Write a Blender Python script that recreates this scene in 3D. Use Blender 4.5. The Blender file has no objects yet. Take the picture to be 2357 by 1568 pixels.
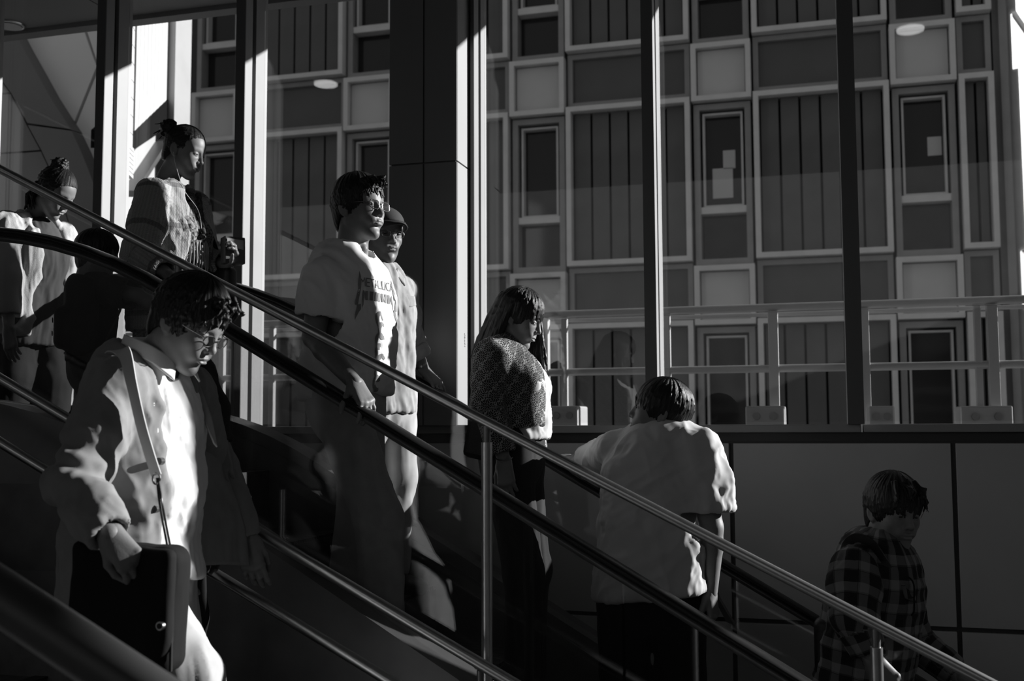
import bpy, bmesh, math, random
import numpy as np
from mathutils import Vector, Matrix

# ---------------------------------------------------------------- camera
F_PX, CX, CY = 2518.0, 1178.5, 784.0           # focal length and centre in 2357x1568 pixels
PSI, PITCH, ROLL = math.radians(15.8), math.radians(4.45), math.radians(0.25)
_fw = np.array([-math.sin(PSI) * math.cos(PITCH), math.cos(PSI) * math.cos(PITCH), math.sin(PITCH)])
_r0 = np.array([math.cos(PSI), math.sin(PSI), 0.0])
_u0 = np.cross(_r0, _fw)
CR = _r0 * math.cos(ROLL) - _u0 * math.sin(ROLL)
CU = _u0 * math.cos(ROLL) + _r0 * math.sin(ROLL)
CW = _fw
scene = bpy.context.scene
COL = scene.collection
cam_data = bpy.data.cameras.new('camera')
cam = bpy.data.objects.new('camera', cam_data)
COL.objects.link(cam)
cam_data.sensor_width = 36.0
cam_data.lens = F_PX / 2357.0 * 36.0
cam_data.clip_start = 0.05
cam_data.clip_end = 200
cam.matrix_world = Matrix(((CR[0], CU[0], -CW[0], 0), (CR[1], CU[1], -CW[1], 0), (CR[2], CU[2], -CW[2], 0), (0, 0, 0, 1)))
cam_data.dof.use_dof = True
cam_data.dof.focus_distance = 3.95
cam_data.dof.aperture_fstop = 4.0
scene.camera = cam

# ---------------------------------------------------------------- sky, sun, exposure
world = bpy.data.worlds.new('sky')
scene.world = world
world.use_nodes = True
wn = world.node_tree.nodes
wn['Background'].inputs['Color'].default_value = (1, 1, 1, 1)
wn['Background'].inputs['Strength'].default_value = 0.29
SUN_AZ, SUN_TAN = math.radians(31), 0.64       # low sun from the right, outside the glass wall
sun_dir = Vector((math.cos(SUN_AZ), math.sin(SUN_AZ), SUN_TAN * math.sin(SUN_AZ))).normalized()
sd = bpy.data.lights.new('sun', 'SUN')
sd.energy = 9.0
sd.angle = math.radians(0.53)
so = bpy.data.objects.new('sun', sd)
COL.objects.link(so)
so.rotation_euler = (-sun_dir).to_track_quat('-Z', 'Y').to_euler()
so.location = (6, 8, 6)
vs = scene.view_settings
vs.view_transform = 'Standard'
vs.look = 'None'
vs.exposure = 0.0
vs.gamma = 1.0
vs.use_curve_mapping = False
scene.cycles.transparent_max_bounces = 24
scene.cycles.max_bounces = 6
scene.cycles.caustics_reflective = False
scene.cycles.caustics_refractive = False

# ---------------------------------------------------------------- helpers
def ray(px, py):
    return (px - CX) / F_PX * CR - (py - CY) / F_PX * CU + CW

def P(px, py, Y):
    """point of the plane Y = const that the photograph shows at pixel (px, py)"""
    d = ray(px, py)
    return d * (Y / d[1])

def V(*a):
    return np.array(a, float)

def unit(v):
    v = np.asarray(v, float)
    return v / np.linalg.norm(v)

def tag(o, label=None, cat=None, group=None, kind=None):
    if label: o['label'] = label
    if cat: o['category'] = cat
    if group: o['group'] = group
    if kind: o['kind'] = kind
    return o

def empty(name, loc=(0, 0, 0), parent=None):
    o = bpy.data.objects.new(name, None)
    o.empty_display_size = 0.1
    COL.objects.link(o)
    o.location = loc
    if parent is not None:
        o.parent = parent
    return o

def mesh_from(verts, faces, smooth=False):
    me = bpy.data.meshes.new('m')
    verts = np.asarray(verts, np.float32)
    if isinstance(faces, np.ndarray):
        n, k = faces.shape
        me.vertices.add(len(verts))
        me.vertices.foreach_set('co', verts.ravel())
        me.loops.add(n * k)
        me.loops.foreach_set('vertex_index', faces.astype(np.int32).ravel())
        me.polygons.add(n)
        me.polygons.foreach_set('loop_start', np.arange(0, n * k, k, dtype=np.int32))
        me.polygons.foreach_set('loop_total', np.full(n, k, np.int32))
        me.update(calc_edges=True)
    else:
        me.from_pydata([tuple(map(float, v)) for v in verts], [], faces)
        me.update()
    if smooth:
        me.polygons.foreach_set('use_smooth', np.ones(len(me.polygons), bool))
    return me

def world_loc(o):
    p = Vector((0, 0, 0))
    while o is not None:
        p += o.location
        o = o.parent
    return p

def obj(name, me, mat=None, parent=None, loc=None, world=True):
    """link a mesh; vertices are in world coordinates unless world=False"""
    o = bpy.data.objects.new(name, me)
    COL.objects.link(o)
    if mat is not None and not me.materials:
        me.materials.append(mat)
    if parent is not None:
        o.parent = parent
        if world:
            o.location = -world_loc(parent)
    if loc is not None:
        o.location = loc
    return o

class MB:
    """collects boxes, prisms and tubes into one mesh"""
    def __init__(s):
        s.v, s.f = [], []
    def add(s, verts, faces):
        n = len(s.v)
        s.v += [tuple(map(float, q)) for q in verts]
        s.f += [tuple(i + n for i in f) for f in faces]
        return s
    def box(s, a, b):
        x0, y0, z0 = a; x1, y1, z1 = b
        return s.add([(x0, y0, z0), (x1, y0, z0), (x1, y1, z0), (x0, y1, z0), (x0, y0, z1), (x1, y0, z1), (x1, y1, z1), (x0, y1, z1)],
                     [(3, 2, 1, 0), (4, 5, 6, 7), (0, 1, 5, 4), (1, 2, 6, 5), (2, 3, 7, 6), (3, 0, 4, 7)])
    def hexa(s, lo, hi):
        """eight-cornered solid from two quads"""
        return s.add(list(lo) + list(hi), [(3, 2, 1, 0), (4, 5, 6, 7), (0, 1, 5, 4), (1, 2, 6, 5), (2, 3, 7, 6), (3, 0, 4, 7)])
    def prism(s, poly, off):
        """polygon (world points) extruded by the vector off"""
        n = len(poly)
        off = np.asarray(off)
        a = [np.asarray(p, float) for p in poly]
        s.add(a + [p + off for p in a], [tuple(range(n))[::-1], tuple(range(n, 2 * n))] + [(i, (i + 1) % n, (i + 1) % n + n, i + n) for i in range(n)])
        return s
    def tube(s, pts, r, n=12, up=(0, 0, 1), squash=1.0, cap=True):
        pts = [np.asarray(p, float) for p in pts]
        rr = r if hasattr(r, '__len__') else [r] * len(pts)
        rings = []
        for i, p in enumerate(pts):
            t = unit(pts[min(i + 1, len(pts) - 1)] - pts[max(i - 1, 0)])
            u = np.asarray(up, float)
            if abs(u @ t) > 0.95: u = V(1, 0, 0) if abs(t[0]) < .9 else V(0, 1, 0)
            a = unit(np.cross(t, u)); b = np.cross(a, t)
            rings.append([p + rr[i] * (a * math.cos(k * 2 * math.pi / n) + b * squash * math.sin(k * 2 * math.pi / n)) for k in range(n)])
        base = len(s.v)
        s.v += [tuple(map(float, q)) for r_ in rings for q in r_]
        for i in range(len(pts) - 1):
            for k in range(n):
                a0 = base + i * n + k; a1 = base + i * n + (k + 1) % n
                s.f.append((a0, a0 + n, a1 + n, a1))
        if cap:
            s.f.append(tuple(base + k for k in range(n)))
            e = base + (len(pts) - 1) * n
            s.f.append(tuple(e + k for k in reversed(range(n))))
        return s
    def mesh(s, smooth=False):
        return mesh_from(s.v, s.f, smooth)
    def build(s, name, mat, parent=None, smooth=False, bevel=0):
        o = obj(name, s.mesh(smooth), mat, parent)
        if smooth:
            o.modifiers.new('n', 'WEIGHTED_NORMAL').keep_sharp = True
            autos(o.data)
        if bevel:
            b = o.modifiers.new('b', 'BEVEL'); b.width = bevel; b.segments = 2; b.limit_method = 'ANGLE'
        return o

def autos(me, ang=40):
    """mark edges sharper than ang degrees"""
    bm = bmesh.new(); bm.from_mesh(me)
    for e in bm.edges:
        if len(e.link_faces) == 2 and e.calc_face_angle(0) > math.radians(ang):
            e.smooth = False
    bm.to_mesh(me); bm.free()

# ---------------------------------------------------------------- materials (all grey: a black and white photograph)
def mat(name, g, rough=0.6, metal=0.0, spec=0.5, noise=None, bump=None, coat=0.0):
    """noise=(scale, amount): albedo variation; bump=(scale, strength)"""
    m = bpy.data.materials.new(name)
    m.use_nodes = True
    nt = m.node_tree
    b = nt.nodes['Principled BSDF']
    b.inputs['Base Color'].default_value = (g, g, g, 1)
    b.inputs['Roughness'].default_value = rough
    b.inputs['Metallic'].default_value = metal
    b.inputs['Specular IOR Level'].default_value = spec
    b.inputs['Coat Weight'].default_value = coat
    if noise or bump:
        tc = nt.nodes.new('ShaderNodeTexCoord')
    if noise:
        n = nt.nodes.new('ShaderNodeTexNoise'); n.inputs['Scale'].default_value = noise[0]; n.inputs['Detail'].default_value = 4
        nt.links.new(tc.outputs['Object'], n.inputs['Vector'])
        mr = nt.nodes.new('ShaderNodeMapRange')
        mr.inputs['From Min'].default_value = .3; mr.inputs['From Max'].default_value = .7
        mr.inputs['To Min'].default_value = g * (1 - noise[1]); mr.inputs['To Max'].default_value = g * (1 + noise[1])
        nt.links.new(n.outputs['Fac'], mr.inputs['Value'])
        nt.links.new(mr.outputs['Result'], b.inputs['Base Color'])
    if bump:
        n = nt.nodes.new('ShaderNodeTexNoise'); n.inputs['Scale'].default_value = bump[0]; n.inputs['Detail'].default_value = 3
        nt.links.new(tc.outputs['Object'], n.inputs['Vector'])
        bp = nt.nodes.new('ShaderNodeBump'); bp.inputs['Strength'].default_value = bump[1]; bp.inputs['Distance'].default_value = .003
        nt.links.new(n.outputs['Fac'], bp.inputs['Height'])
        nt.links.new(bp.outputs['Normal'], b.inputs['Normal'])
    return m

def glass_mat(name, tint, ior=1.45, rough=0.0):
    """clear sheet: tinted transmission plus a Fresnel reflection"""
    m = bpy.data.materials.new(name); m.use_nodes = True
    nt = m.node_tree; nt.nodes.clear()
    out = nt.nodes.new('ShaderNodeOutputMaterial')
    mix = nt.nodes.new('ShaderNodeMixShader'); fr = nt.nodes.new('ShaderNodeFresnel')
    tr = nt.nodes.new('ShaderNodeBsdfTransparent'); gl = nt.nodes.new('ShaderNodeBsdfGlossy')
    # leaving the sheet the refractive index is inverted, so both faces reflect alike
    ge = nt.nodes.new('ShaderNodeNewGeometry'); mr = nt.nodes.new('ShaderNodeMapRange')
    mr.inputs['To Min'].default_value = ior; mr.inputs['To Max'].default_value = 1.0 / ior
    nt.links.new(ge.outputs['Backfacing'], mr.inputs['Value']); nt.links.new(mr.outputs['Result'], fr.inputs['IOR'])
    tr.inputs['Color'].default_value = (tint, tint, tint, 1)
    gl.inputs['Color'].default_value = (1, 1, 1, 1); gl.inputs['Roughness'].default_value = rough
    nt.links.new(fr.outputs[0], mix.inputs[0]); nt.links.new(tr.outputs[0], mix.inputs[1]); nt.links.new(gl.outputs[0], mix.inputs[2])
    nt.links.new(mix.outputs[0], out.inputs['Surface'])
    return m

def emit_mat(name, s):
    m = bpy.data.materials.new(name); m.use_nodes = True
    b = m.node_tree.nodes['Principled BSDF']
    b.inputs['Base Color'].default_value = (.8, .8, .8, 1)
    b.inputs['Emission Color'].default_value = (1, 1, 1, 1); b.inputs['Emission Strength'].default_value = s
    return m

M = dict(
    frame=mat('window_frame_metal', .42, .45, 0.0, noise=(9, .08)),
    frame_dark=mat('dark_painted_metal', .035, .4, 0.0),
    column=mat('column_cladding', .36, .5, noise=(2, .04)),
    panel_wall=mat('wall_panel_enamel', .56, .38, 0.0, noise=(1.5, .08)),
    joint=mat('joint_filler', .06, .6),
    sill=mat('sill_metal', .30, .4, .4),
    soffit=mat('soffit_paint', .16, .6, noise=(2, .06)),
    steel=mat('brushed_steel', .55, .33, 1.0, noise=(30, .06)),
    steel_dull=mat('dull_steel', .22, .42, .8, noise=(20, .1)),
    rubber=mat('black_rubber', .012, .32, 0.0),
    deck=mat('escalator_deck_metal', .16, .42, .6, noise=(8, .12)),
    step=mat('escalator_step_metal', .13, .4, .7, noise=(12, .15)),
    stone=mat('stair_stone', .15, .55, noise=(14, .25), bump=(60, .2)),
    concrete=mat('plaster', .14, .8, noise=(3, .15)),
    ceiling=mat('ceiling_board', .14, .8, noise=(3, .08)),
    lamp=emit_mat('lamp_diffuser', 5.0),
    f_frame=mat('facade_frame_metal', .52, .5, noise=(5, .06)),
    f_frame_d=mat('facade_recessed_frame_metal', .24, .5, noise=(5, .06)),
    f_light=mat('facade_pale_panel', .46, .35, noise=(1.2, .06)),
    f_dark=mat('facade_dark_panel', .065, .4, noise=(1.5, .12)),
    f_slat=mat('facade_ribbed_panel', .075, .5, noise=(2, .12)),
    f_back=mat('facade_backing', .03, .7),
    f_glass=mat('facade_dark_window_glass', .016, .08, 0.0, spec=.35),
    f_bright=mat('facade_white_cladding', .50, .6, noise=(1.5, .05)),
    paper=mat('paper', .45, .8),
    rail_out=mat('outdoor_rail_metal', .38, .4, .2),
    arch_light=mat('arch_wall_pale_panel', .72, .6, noise=(1.0, .06)),
    arch_dark=mat('arch_band_panel', .14, .6, noise=(1.5, .08)),
    arch_in=mat('arch_infill_panel', .17, .6, noise=(1.5, .08)),
    tile=mat('white_wall_tile', .50, .5, noise=(6, .05)),
    glass=glass_mat('window_glass', .97),
    glass_esc=glass_mat('balustrade_glass', .88, 1.5),
    rail_dark=mat('dark_rail_paint', .07, .45, 0.3),
    void=mat('matt_black_paint', .006, .9, spec=.05),
    ink=mat('printed_ink', .10, .7),
)
# ================================================================ THE PLACE
YW = 5.13                       # plane of the glass wall
YB, YC = 3.36, 4.60             # the two escalator handrails
YA, YD = 3.12, 3.04             # stair guard and the stair handrails
YF = 16.0                       # facade across the street
X0, X1 = -7.2, 4.5              # how far the hall is built

def frame_ring(x0, x1, z0, z1, y0, y1, w):
    """rectangular frame bars in the XZ plane, bar width w"""
    m = MB()
    m.box((x0, y0, z0), (x1, y1, z0 + w)); m.box((x0, y0, z1 - w), (x1, y1, z1))
    m.box((x0, y0, z0 + w), (x0 + w, y1, z1 - w)); m.box((x1 - w, y0, z0 + w), (x1, y1, z1 - w))
    return m

# ---- glass wall: mullions and panes
mull_x = [P(x, 600, YW)[0] for x in (285, 603, 1116, 1523, 1975)]
bay = 0.862
mull_x = [mull_x[0] - 3 * bay, mull_x[0] - 2 * bay, mull_x[0] - bay] + mull_x + [mull_x[-1] + bay, mull_x[-1] + bay * 2.285, mull_x[-1] + bay * 4.9, mull_x[-1] + bay * 5.9]  # unseen right-hand mullions, spaced by the sunlight they let through
GLASS_TOP = 3.3
def mullion(x, w, parent):
    # x is the right hand face; a deep fin with a groove along its side
    y0 = YW - (.17 if w < .02 else .20)
    o = MB().box((x - w, y0, .0), (x, y0 + .070, GLASS_TOP)).build('mullion', M['mullion'], parent)
    MB().box((x - w - .001, y0 - .006, .0), (x + .0005, y0 + .001, GLASS_TOP)).build('shaded_front', M['mullion_shaded'], o)  # added dark face: shade of the mullion front put into colour
    MB().box((x - w * .9, y0 + .070, .0), (x - .022, y0 + .108, GLASS_TOP)).build('groove', M['frame_dark'], o)
    MB().box((x - w, y0 + .108, .0), (x, YW + .03, GLASS_TOP)).build('glazing_bead', M['mullion'], o)
M['mullion_shaded'] = mat('mullion_front_shaded', .10, .5)  # darker than the fin sides, to carry the shade on the front
M['mullion'] = mat('mullion_aluminium', .33, .45, 0.0, noise=(6, .04))
for i in range(len(mull_x) - 1):
    w = empty('window_%d' % (i + 1), (mull_x[i], YW, 0))
    tag(w, kind='structure')
    mullion(mull_x[i], .016 if i in (5, 9) else .052 if i != 7 else .066, w)
    a, b = mull_x[i] + .001, mull_x[i + 1] - .053
    MB().box((a, YW - .006, .012), (b, YW + .006, GLASS_TOP)).build('pane', M['glass'], w)

# ---- column: front panels darkened to paint in shade; a second, unseen one is added
def column(n, xa, xb, yn):
    c = empty('trim_%d' % n, (xa, yn, 0)); tag(c, kind='structure')
    MB().box((xa + .008, yn + .008, 0), (xb - .008, YW - .004, GLASS_TOP)).build('core', M['joint'], c)
    xm = xa + (xb - xa) * .515
    zj = P(970, 376, yn)[2]
    g = .004
    for (z0, z1) in ((0.004, zj - g), (zj + g, GLASS_TOP)):
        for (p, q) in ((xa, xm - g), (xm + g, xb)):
            MB().box((p, yn, z0), (q, yn + .012, z1)).build('panel', M['column_front_shaded'], c)
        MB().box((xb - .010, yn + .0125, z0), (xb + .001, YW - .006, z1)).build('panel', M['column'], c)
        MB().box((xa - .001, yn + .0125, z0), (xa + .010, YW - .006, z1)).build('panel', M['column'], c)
    return c
M['column_front_shaded'] = mat('column_cladding_shaded', .17, .55, noise=(2, .06))  # same cladding as the sides, its shade painted into a darker tone
yn = YW - .35
cxa, cxb = P(895, 600, yn)[0], P(1051, 600, yn)[0]
col1 = column(1, cxa, cxb, yn)
column(2, mull_x[9] - .36, mull_x[9] - .025, yn)  # added unseen column, placed so its shadow falls on the plaid man
# small printed notice on the bright column face, reading upwards
def text_mesh(body, size, extrude=.0006, spacing=1.0):
    cu = bpy.data.curves.new('t', 'FONT'); cu.body = body; cu.size = size; cu.extrude = extrude
    cu.align_x = 'CENTER'; cu.align_y = 'CENTER'; cu.space_character = spacing
    o = bpy.data.objects.new('t', cu); COL.objects.link(o)
    dg = bpy.context.evaluated_depsgraph_get()
    me = bpy.data.meshes.new_from_object(o.evaluated_get(dg))
    bpy.data.objects.remove(o); bpy.data.curves.remove(cu)
    me.materials.clear()
    return me
tm = text_mesh('[ LAW OUT', .0125)
yt = cxb / (P(1069, 783, 1)[0]); zc = P(1069, 783, yt)[2]
M['ink_pale'] = mat('faded_ink', .14, .7)
to = obj('notice_lettering', tm, M['ink_pale'], col1, world=False)
to.location = Vector((cxb + .0022, yt, zc)) - Vector(col1.location)
# text x axis -> world +Z, text y axis -> world -Y, normal -> +X
to.rotation_euler = Matrix(((0, 0, 1), (0, -1, 0), (1, 0, 0))).to_euler()

# ---- sill and the panel wall under the glass
sl = empty('trim_3', (0, YW, 0)); tag(sl, kind='structure')
jx = P(1985, 985, YW - .15)[0]
for a, b in ((X0, jx - .006), (jx + .006, X1)):
    MB().box((a, YW - .16, -.036), (b, YW + .05, .0)).build('sill_length', M['sill'], sl, bevel=.003)
MB().box((X0, YW - .135, -.075), (X1, YW + .05, -.036)).build('shadow_gap', M['frame_dark'], sl)
pw = empty('wall_window', (0, YW, -1)); tag(pw, kind='structure')
yp = YW - .15
MB().box((X0, yp + .02, -4.2), (X1, YW + .05, -.075)).build('backing', M['joint'], pw)
pj = [P(1686, 1200, yp)[0], P(2200, 1200, yp)[0]]
dx = pj[1] - pj[0]
zj = P(2250, 1452, yp)[2]
k0 = int((pj[0] - X0) / dx)
xs = [pj[0] + dx * k for k in range(-k0, 5)]
for a, b in zip(xs[:-1], xs[1:]):
    for z0, z1 in ((-.083, zj + .010), (zj - .010, zj * 2 - .02), (zj * 2 - .04, zj * 3 - .04), (zj * 3 - .06, zj * 4 - .06)):
        MB().box((a + .010, yp, z1), (b - .010, yp + .02, z0)).build('panel', M['panel_wall'], pw, bevel=.002)

# ---- eave outside the glass: its edge cuts the sun off the top of the wall
ev = empty('ceiling_eave', (0, YW + .5, 2.68)); tag(ev, kind='structure')
YE = 6.21
ZE = P(300, 62, YE)[2]
MB().box((X0 - 4, YW + .02, ZE + .10), (X1 + 3, YE, ZE + .3)).build('slab', M['soffit'], ev)
MB().box((X0 - 4, YE - .10, ZE), (X1 + 3, YE, ZE + .11)).build('fascia', M['soffit'], ev)
sj = [X0 - 4] + [P(297, 55, YE)[0] + 1.15 * k for k in range(-3, 7)]
for a, b in zip(sj[:-1], sj[1:]):
    MB().box((a + .006, YW + .03, ZE + .03), (b - .006, YE - .108, ZE + .10)).build('soffit_panel', M['soffit'], ev)
q = P(22, 104, YE - .2)
dl = empty('downlight', (q[0], YE - .2, ZE + .03)); tag(dl, 'round recessed downlight in the dark soffit at upper left', 'lamp')
ring = MB().tube([V(q[0], YE - .2, 0) + V(.085 * math.cos(a), .085 * math.sin(a), ZE + .026) for a in np.linspace(0, 2 * math.pi, 25)], .010, 8, cap=False)
ring.build('trim_ring', M['steel'], dl, smooth=True)
MB().tube([(q[0], YE - .2, ZE + .03), (q[0], YE - .2, ZE + .012)], .075, 20).build('diffuser', M['paper'], dl)

# ---- ceiling of the hall with round lamps (seen as reflections in the glass)
ce = empty('ceiling', (0, 1, 3.3)); tag(ce, kind='structure')
MB().box((X0 - 2, -4.5, GLASS_TOP), (X1 + 1.0, YW + .02, GLASS_TOP + .2)).build('slab', M['ceiling'], ce)
for i, (px, py) in enumerate(((750, 190), (2095, 64))):
    # mirror of the reflected lamp in the glass
    d = ray(px, py); t = (GLASS_TOP - .02) / d[2]; q = d * t
    lx, ly = q[0], 2 * YW - q[1]
    lo = empty('ceiling_lamp', (lx, ly, GLASS_TOP)); tag(lo, 'round ceiling lamp whose reflection hangs in the %s' % ('pane left of the column' if i == 0 else 'pane near the top right corner'), 'lamp', 'round ceiling lamps')
    MB().tube([(lx, ly, GLASS_TOP), (lx, ly, GLASS_TOP - .03)], .13, 24).build('housing', M['steel_dull'], lo)
    MB().tube([(lx, ly, GLASS_TOP - .03), (lx, ly, GLASS_TOP - .045)], .11, 24).build('diffuser', M['lamp'], lo)

# ---- far side of the concourse behind the viewpoint
bk = MB().box((-16, -9.2, -6), (12, -9.0, 9)).build('wall_back', M['concrete']); tag(bk, kind='structure')

M['plaster'] = mat('added_wall_plaster', .30, .8, noise=(3, .1))
rw = MB().box((6.4, -9.0, -6), (6.6, YW - .25, GLASS_TOP + .1)).build('wall_right_added', M['plaster']); tag(rw, kind='structure')  # unseen wall added to keep sky light out at the right end
lw_ = MB().box((-9.4, -9.0, -6), (-9.2, YW - .25, GLASS_TOP + .1)).build('wall_left_added', M['plaster']); tag(lw_, kind='structure')  # likewise added, closing the left end against sky light

# ---- stairs: steps at one in two
def stair_z(x): return SZ0 - .5 * x
_d0, _d1 = P(590, 1222, YD), P(1120, 1537, YD)
D_Z0 = _d0[2] + .5 * _d0[0]
SZ0 = D_Z0 - .84
st = empty('floor_stairs', (0, 2.2, SZ0)); tag(st, kind='structure')
tread = .30
sm = MB().box((0, 1.42, -1.0), (tread, YA + .02, 0)).mesh(); sm.materials.append(M['stone'])
nm = MB().box((tread - .045, 1.43, -.001), (tread + .004, YA + .01, .005)).mesh(); nm.materials.append(M['joint'])
k = int(math.floor(X0 / tread))
while k * tread < X1:
    x = k * tread
    s_ = obj('stair_step', sm, None, st, world=False); s_.location = Vector((x, 0, stair_z(x + tread))) - Vector(st.location)
    n_ = obj('nosing_strip', nm, None, s_, world=False)
    k += 1

# ---- stair guard: top tube on posts, two handrails on brackets, slanting kerb
def slope_line(px0, py0, px1, py1, Y, xa, xb, s=None):
    a, b = P(px0, py0, Y), P(px1, py1, Y)
    if s is None: s = (b[2] - a[2]) / (b[0] - a[0])
    m = (a + b) / 2
    f = lambda x: V(x, Y, m[2] + s * (x - m[0]))
    return f(xa), f(xb), f
gd = empty('stair_guard', (-1.0, YA, stair_z(-1.0))); tag(gd, 'steel tube guard rail with posts between stairs and escalator', 'railing')
A0, A1, fA = slope_line(0, 390, 2200, 1533, YA, X0, X1)
MB().tube([A0, A1], .0158, 20).build('top_rail', M['steel'], gd, smooth=True)
def zA(x): return fA(x)[2]
for px in (410, 1121, 2010):
    xx = P(px, 1250, YA)[0]
    if px == 410:
        xx = P(410, 640, YA)[0]
    MB().tube([(xx, YA, stair_z(xx) - .05), (xx, YA, zA(xx) - .06)], .0165, 18).build('post', M['steel'], gd, smooth=True)
    MB().tube([(xx, YA, zA(xx) - .065), (xx, YA, zA(xx) - .010)], .0115, 14).build('post_pin', M['steel_dull'], gd, smooth=True)
hd = empty('stair_handrail', (-1.0, YD, stair_z(-1.0))); tag(hd, 'pair of sloping steel handrails in front of the guard posts', 'railing')
D0, D1, fD = slope_line(590, 1222, 1120, 1537, YD, X0, X1)
E0, E1, fE = slope_line(0, 1020, 900, 1567, YD, X0, X1, -.5)
MB().tube([D0, D1], .0170, 20).build('upper_rail', M['steel_dark'] if 'steel_dark' in M else M['steel'], hd, smooth=True)
MB().tube([E0, E1], .0170, 20).build('lower_rail', M['steel'], hd, smooth=True)
for px in (-300, 430, 1098, 1900):
    xx = P(px, 1500, YD)[0]
    MB().tube([(xx, YD + .03, stair_z(xx) - .05), (xx, YD + .03, fD(xx)[2] - .03), (xx, YD, fD(xx)[2] - .012)], .010, 10).build('bracket', M['steel_dull'], hd, smooth=True)
kb = MB().hexa([(X0, YA - .10, stair_z(X0) - .4), (X1, YA - .10, stair_z(X1) - .4), (X1, YA + .06, stair_z(X1) - .4), (X0, YA + .06, stair_z(X0) - .4)],
               [(X0, YA - .10, stair_z(X0) + .10), (X1, YA - .10, stair_z(X1) + .10), (X1, YA + .06, stair_z(X1) + .10), (X0, YA + .06, stair_z(X0) + .10)])
kb = kb.build('trim_4', M['concrete_dark'] if 'concrete_dark' in M else M['stone']); tag(kb, kind='structure')

# nearest rail, close to the viewpoint, out of focus
YN = 1.50
F0, F1, fF = slope_line(0, 1372, 300, 1572, YN, -3.2, 2.0, -.5)
nr = empty('near_handrail', F0); tag(nr, 'thick dark handrail crossing the lower left corner, out of focus', 'railing')
MB().tube([F0, F1], .042, 24, squash=1.0).build('grip', M['rail_dark'] if 'rail_dark' in M else M['steel_dull'], nr, smooth=True)
for xx in (-2.6, -.6, 1.2):
    MB().tube([(xx, YN, stair_z(xx) - .05), (xx, YN, fF(xx)[2] - .02)], .018, 12).build('post', M['steel_dull'], nr, smooth=True)

# ---- escalator
ES = -.5774
b0 = P(1110, 1105, YB); c0 = P(1450, 1161.5, YC)
BZ, CZ = b0[2] - ES * b0[0], c0[2] - ES * c0[0]
EZ = (BZ + CZ) / 2
XT = -2.22          # where the straight run bends into the landing
def hand_z(x, z0):
    """handrail height: straight run, then a smooth bend into the level landing"""
    R = 1.9
    xt = XT
    zt = z0 + ES * xt
    th = math.atan(-ES)
    cx, cz = xt - R * math.sin(th), zt - R * math.cos(th)
    if x >= xt: return z0 + ES * x
    if x <= cx: return cz + R
    return cz + math.sqrt(max(R * R - (x - cx) ** 2, 0))
LAND_Z = hand_z(-9, EZ) - .95
es = empty('escalator', (-2.0, (YB + YC) / 2, LAND_Z)); tag(es, 'escalator going down to the right with black handrails and glass sides', 'escalator')
xs_path = list(np.linspace(X0, XT + .05, 40)) + list(np.linspace(XT + .15, 3.6, 30))
for (Y, z0, nm_) in ((YB, BZ, 'near'), (YC, CZ, 'far')):
    o = MB().tube([V(x, Y, hand_z(x, z0) - .012) for x in xs_path], .040, 18, squash=.42).build('handrail', M['rubber'], es, smooth=True)
    MB().tube([V(x, Y, hand_z(x, z0) - .036) for x in xs_path], .017, 10, squash=.8).build('handrail_guide', M['steel_dull'], o, smooth=True)
    # glass sheets between guide and deck
    cuts = [-7.2, -5.6, -4.4] + list(np.arange(-3.3, 3.7, 1.35))
    for a, b in zip(cuts[:-1], cuts[1:]):
        n = 14
        xx = np.linspace(a + .004, b - .004, n)
        top = [V(x, Y - .005, hand_z(x, z0) - .04) for x in xx]
        bot = [V(x, Y - .005, hand_z(x, z0) - .66) for x in xx]
        m = MB()
        for i in range(n - 1):
            m.hexa([bot[i], bot[i + 1], bot[i + 1] + V(0, .01, 0), bot[i] + V(0, .01, 0)], [top[i], top[i + 1], top[i + 1] + V(0, .01, 0), top[i] + V(0, .01, 0)])
        # outer faces only, so that the sheet is one solid
        m = MB()
        vv = bot + top + [p + V(0, .01, 0) for p in bot] + [p + V(0, .01, 0) for p in top]
        ff = []
        for i in range(n - 1):
            ff.append((i, i + 1, n + i + 1, n + i)); ff.append((2 * n + i + 1, 2 * n + i, 3 * n + i, 3 * n + i + 1))
            ff.append((n + i, n + i + 1, 3 * n + i + 1, 3 * n + i)); ff.append((i + 1, i, 2 * n + i, 2 * n + i + 1))
        ff.append((0, n, 3 * n, 2 * n)); ff.append((n - 1, 3 * n - 1, 4 * n - 1, 2 * n - 1))
        m.add(vv, ff).build('balustrade_glass', M['glass_esc'], es)
    sgn = -1 if Y == YB else 1
    # deck: rounded cover along the foot of the glass, and the outer cladding below it
    def strip(y0, y1, dz0, dz1, name, mt, zb=None):
        xx = xs_path
        m = MB(); n = len(xx)
        a = [V(x, y0, hand_z(x, z0) - dz0) for x in xx]; b = [V(x, y1, hand_z(x, z0) - dz0) for x in xx]
        c = [V(x, y0, hand_z(x, z0) - dz1) for x in xx]; d = [V(x, y1, hand_z(x, z0) - dz1) for x in xx]
        ff = []
        for i in range(n - 1):
            ff += [(i, i + 1, n + i + 1, n + i), (2 * n + i + 1, 2 * n + i, 3 * n + i, 3 * n + i + 1), (i + 1, i, 2 * n + i, 2 * n + i + 1), (n + i, n + i + 1, 3 * n + i + 1, 3 * n + i)]
        ff += [(0, n, 3 * n, 2 * n), (n - 1, 3 * n - 1, 4 * n - 1, 2 * n - 1)]
        if y1 < y0: ff = [f[::-1] for f in ff]
        return m.add(a + b + c + d, ff).build(name, mt, es)
    strip(Y - .085, Y + .085, .64, .74, 'deck', M['deck'])
    strip(Y - sgn * .085, Y - sgn * .10, .70, 1.10, 'skirt_panel', M['deck'])
    strip(Y + sgn * .07, Y + sgn * .085, .74, 2.2, 'outer_cladding', M['deck'])
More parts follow.
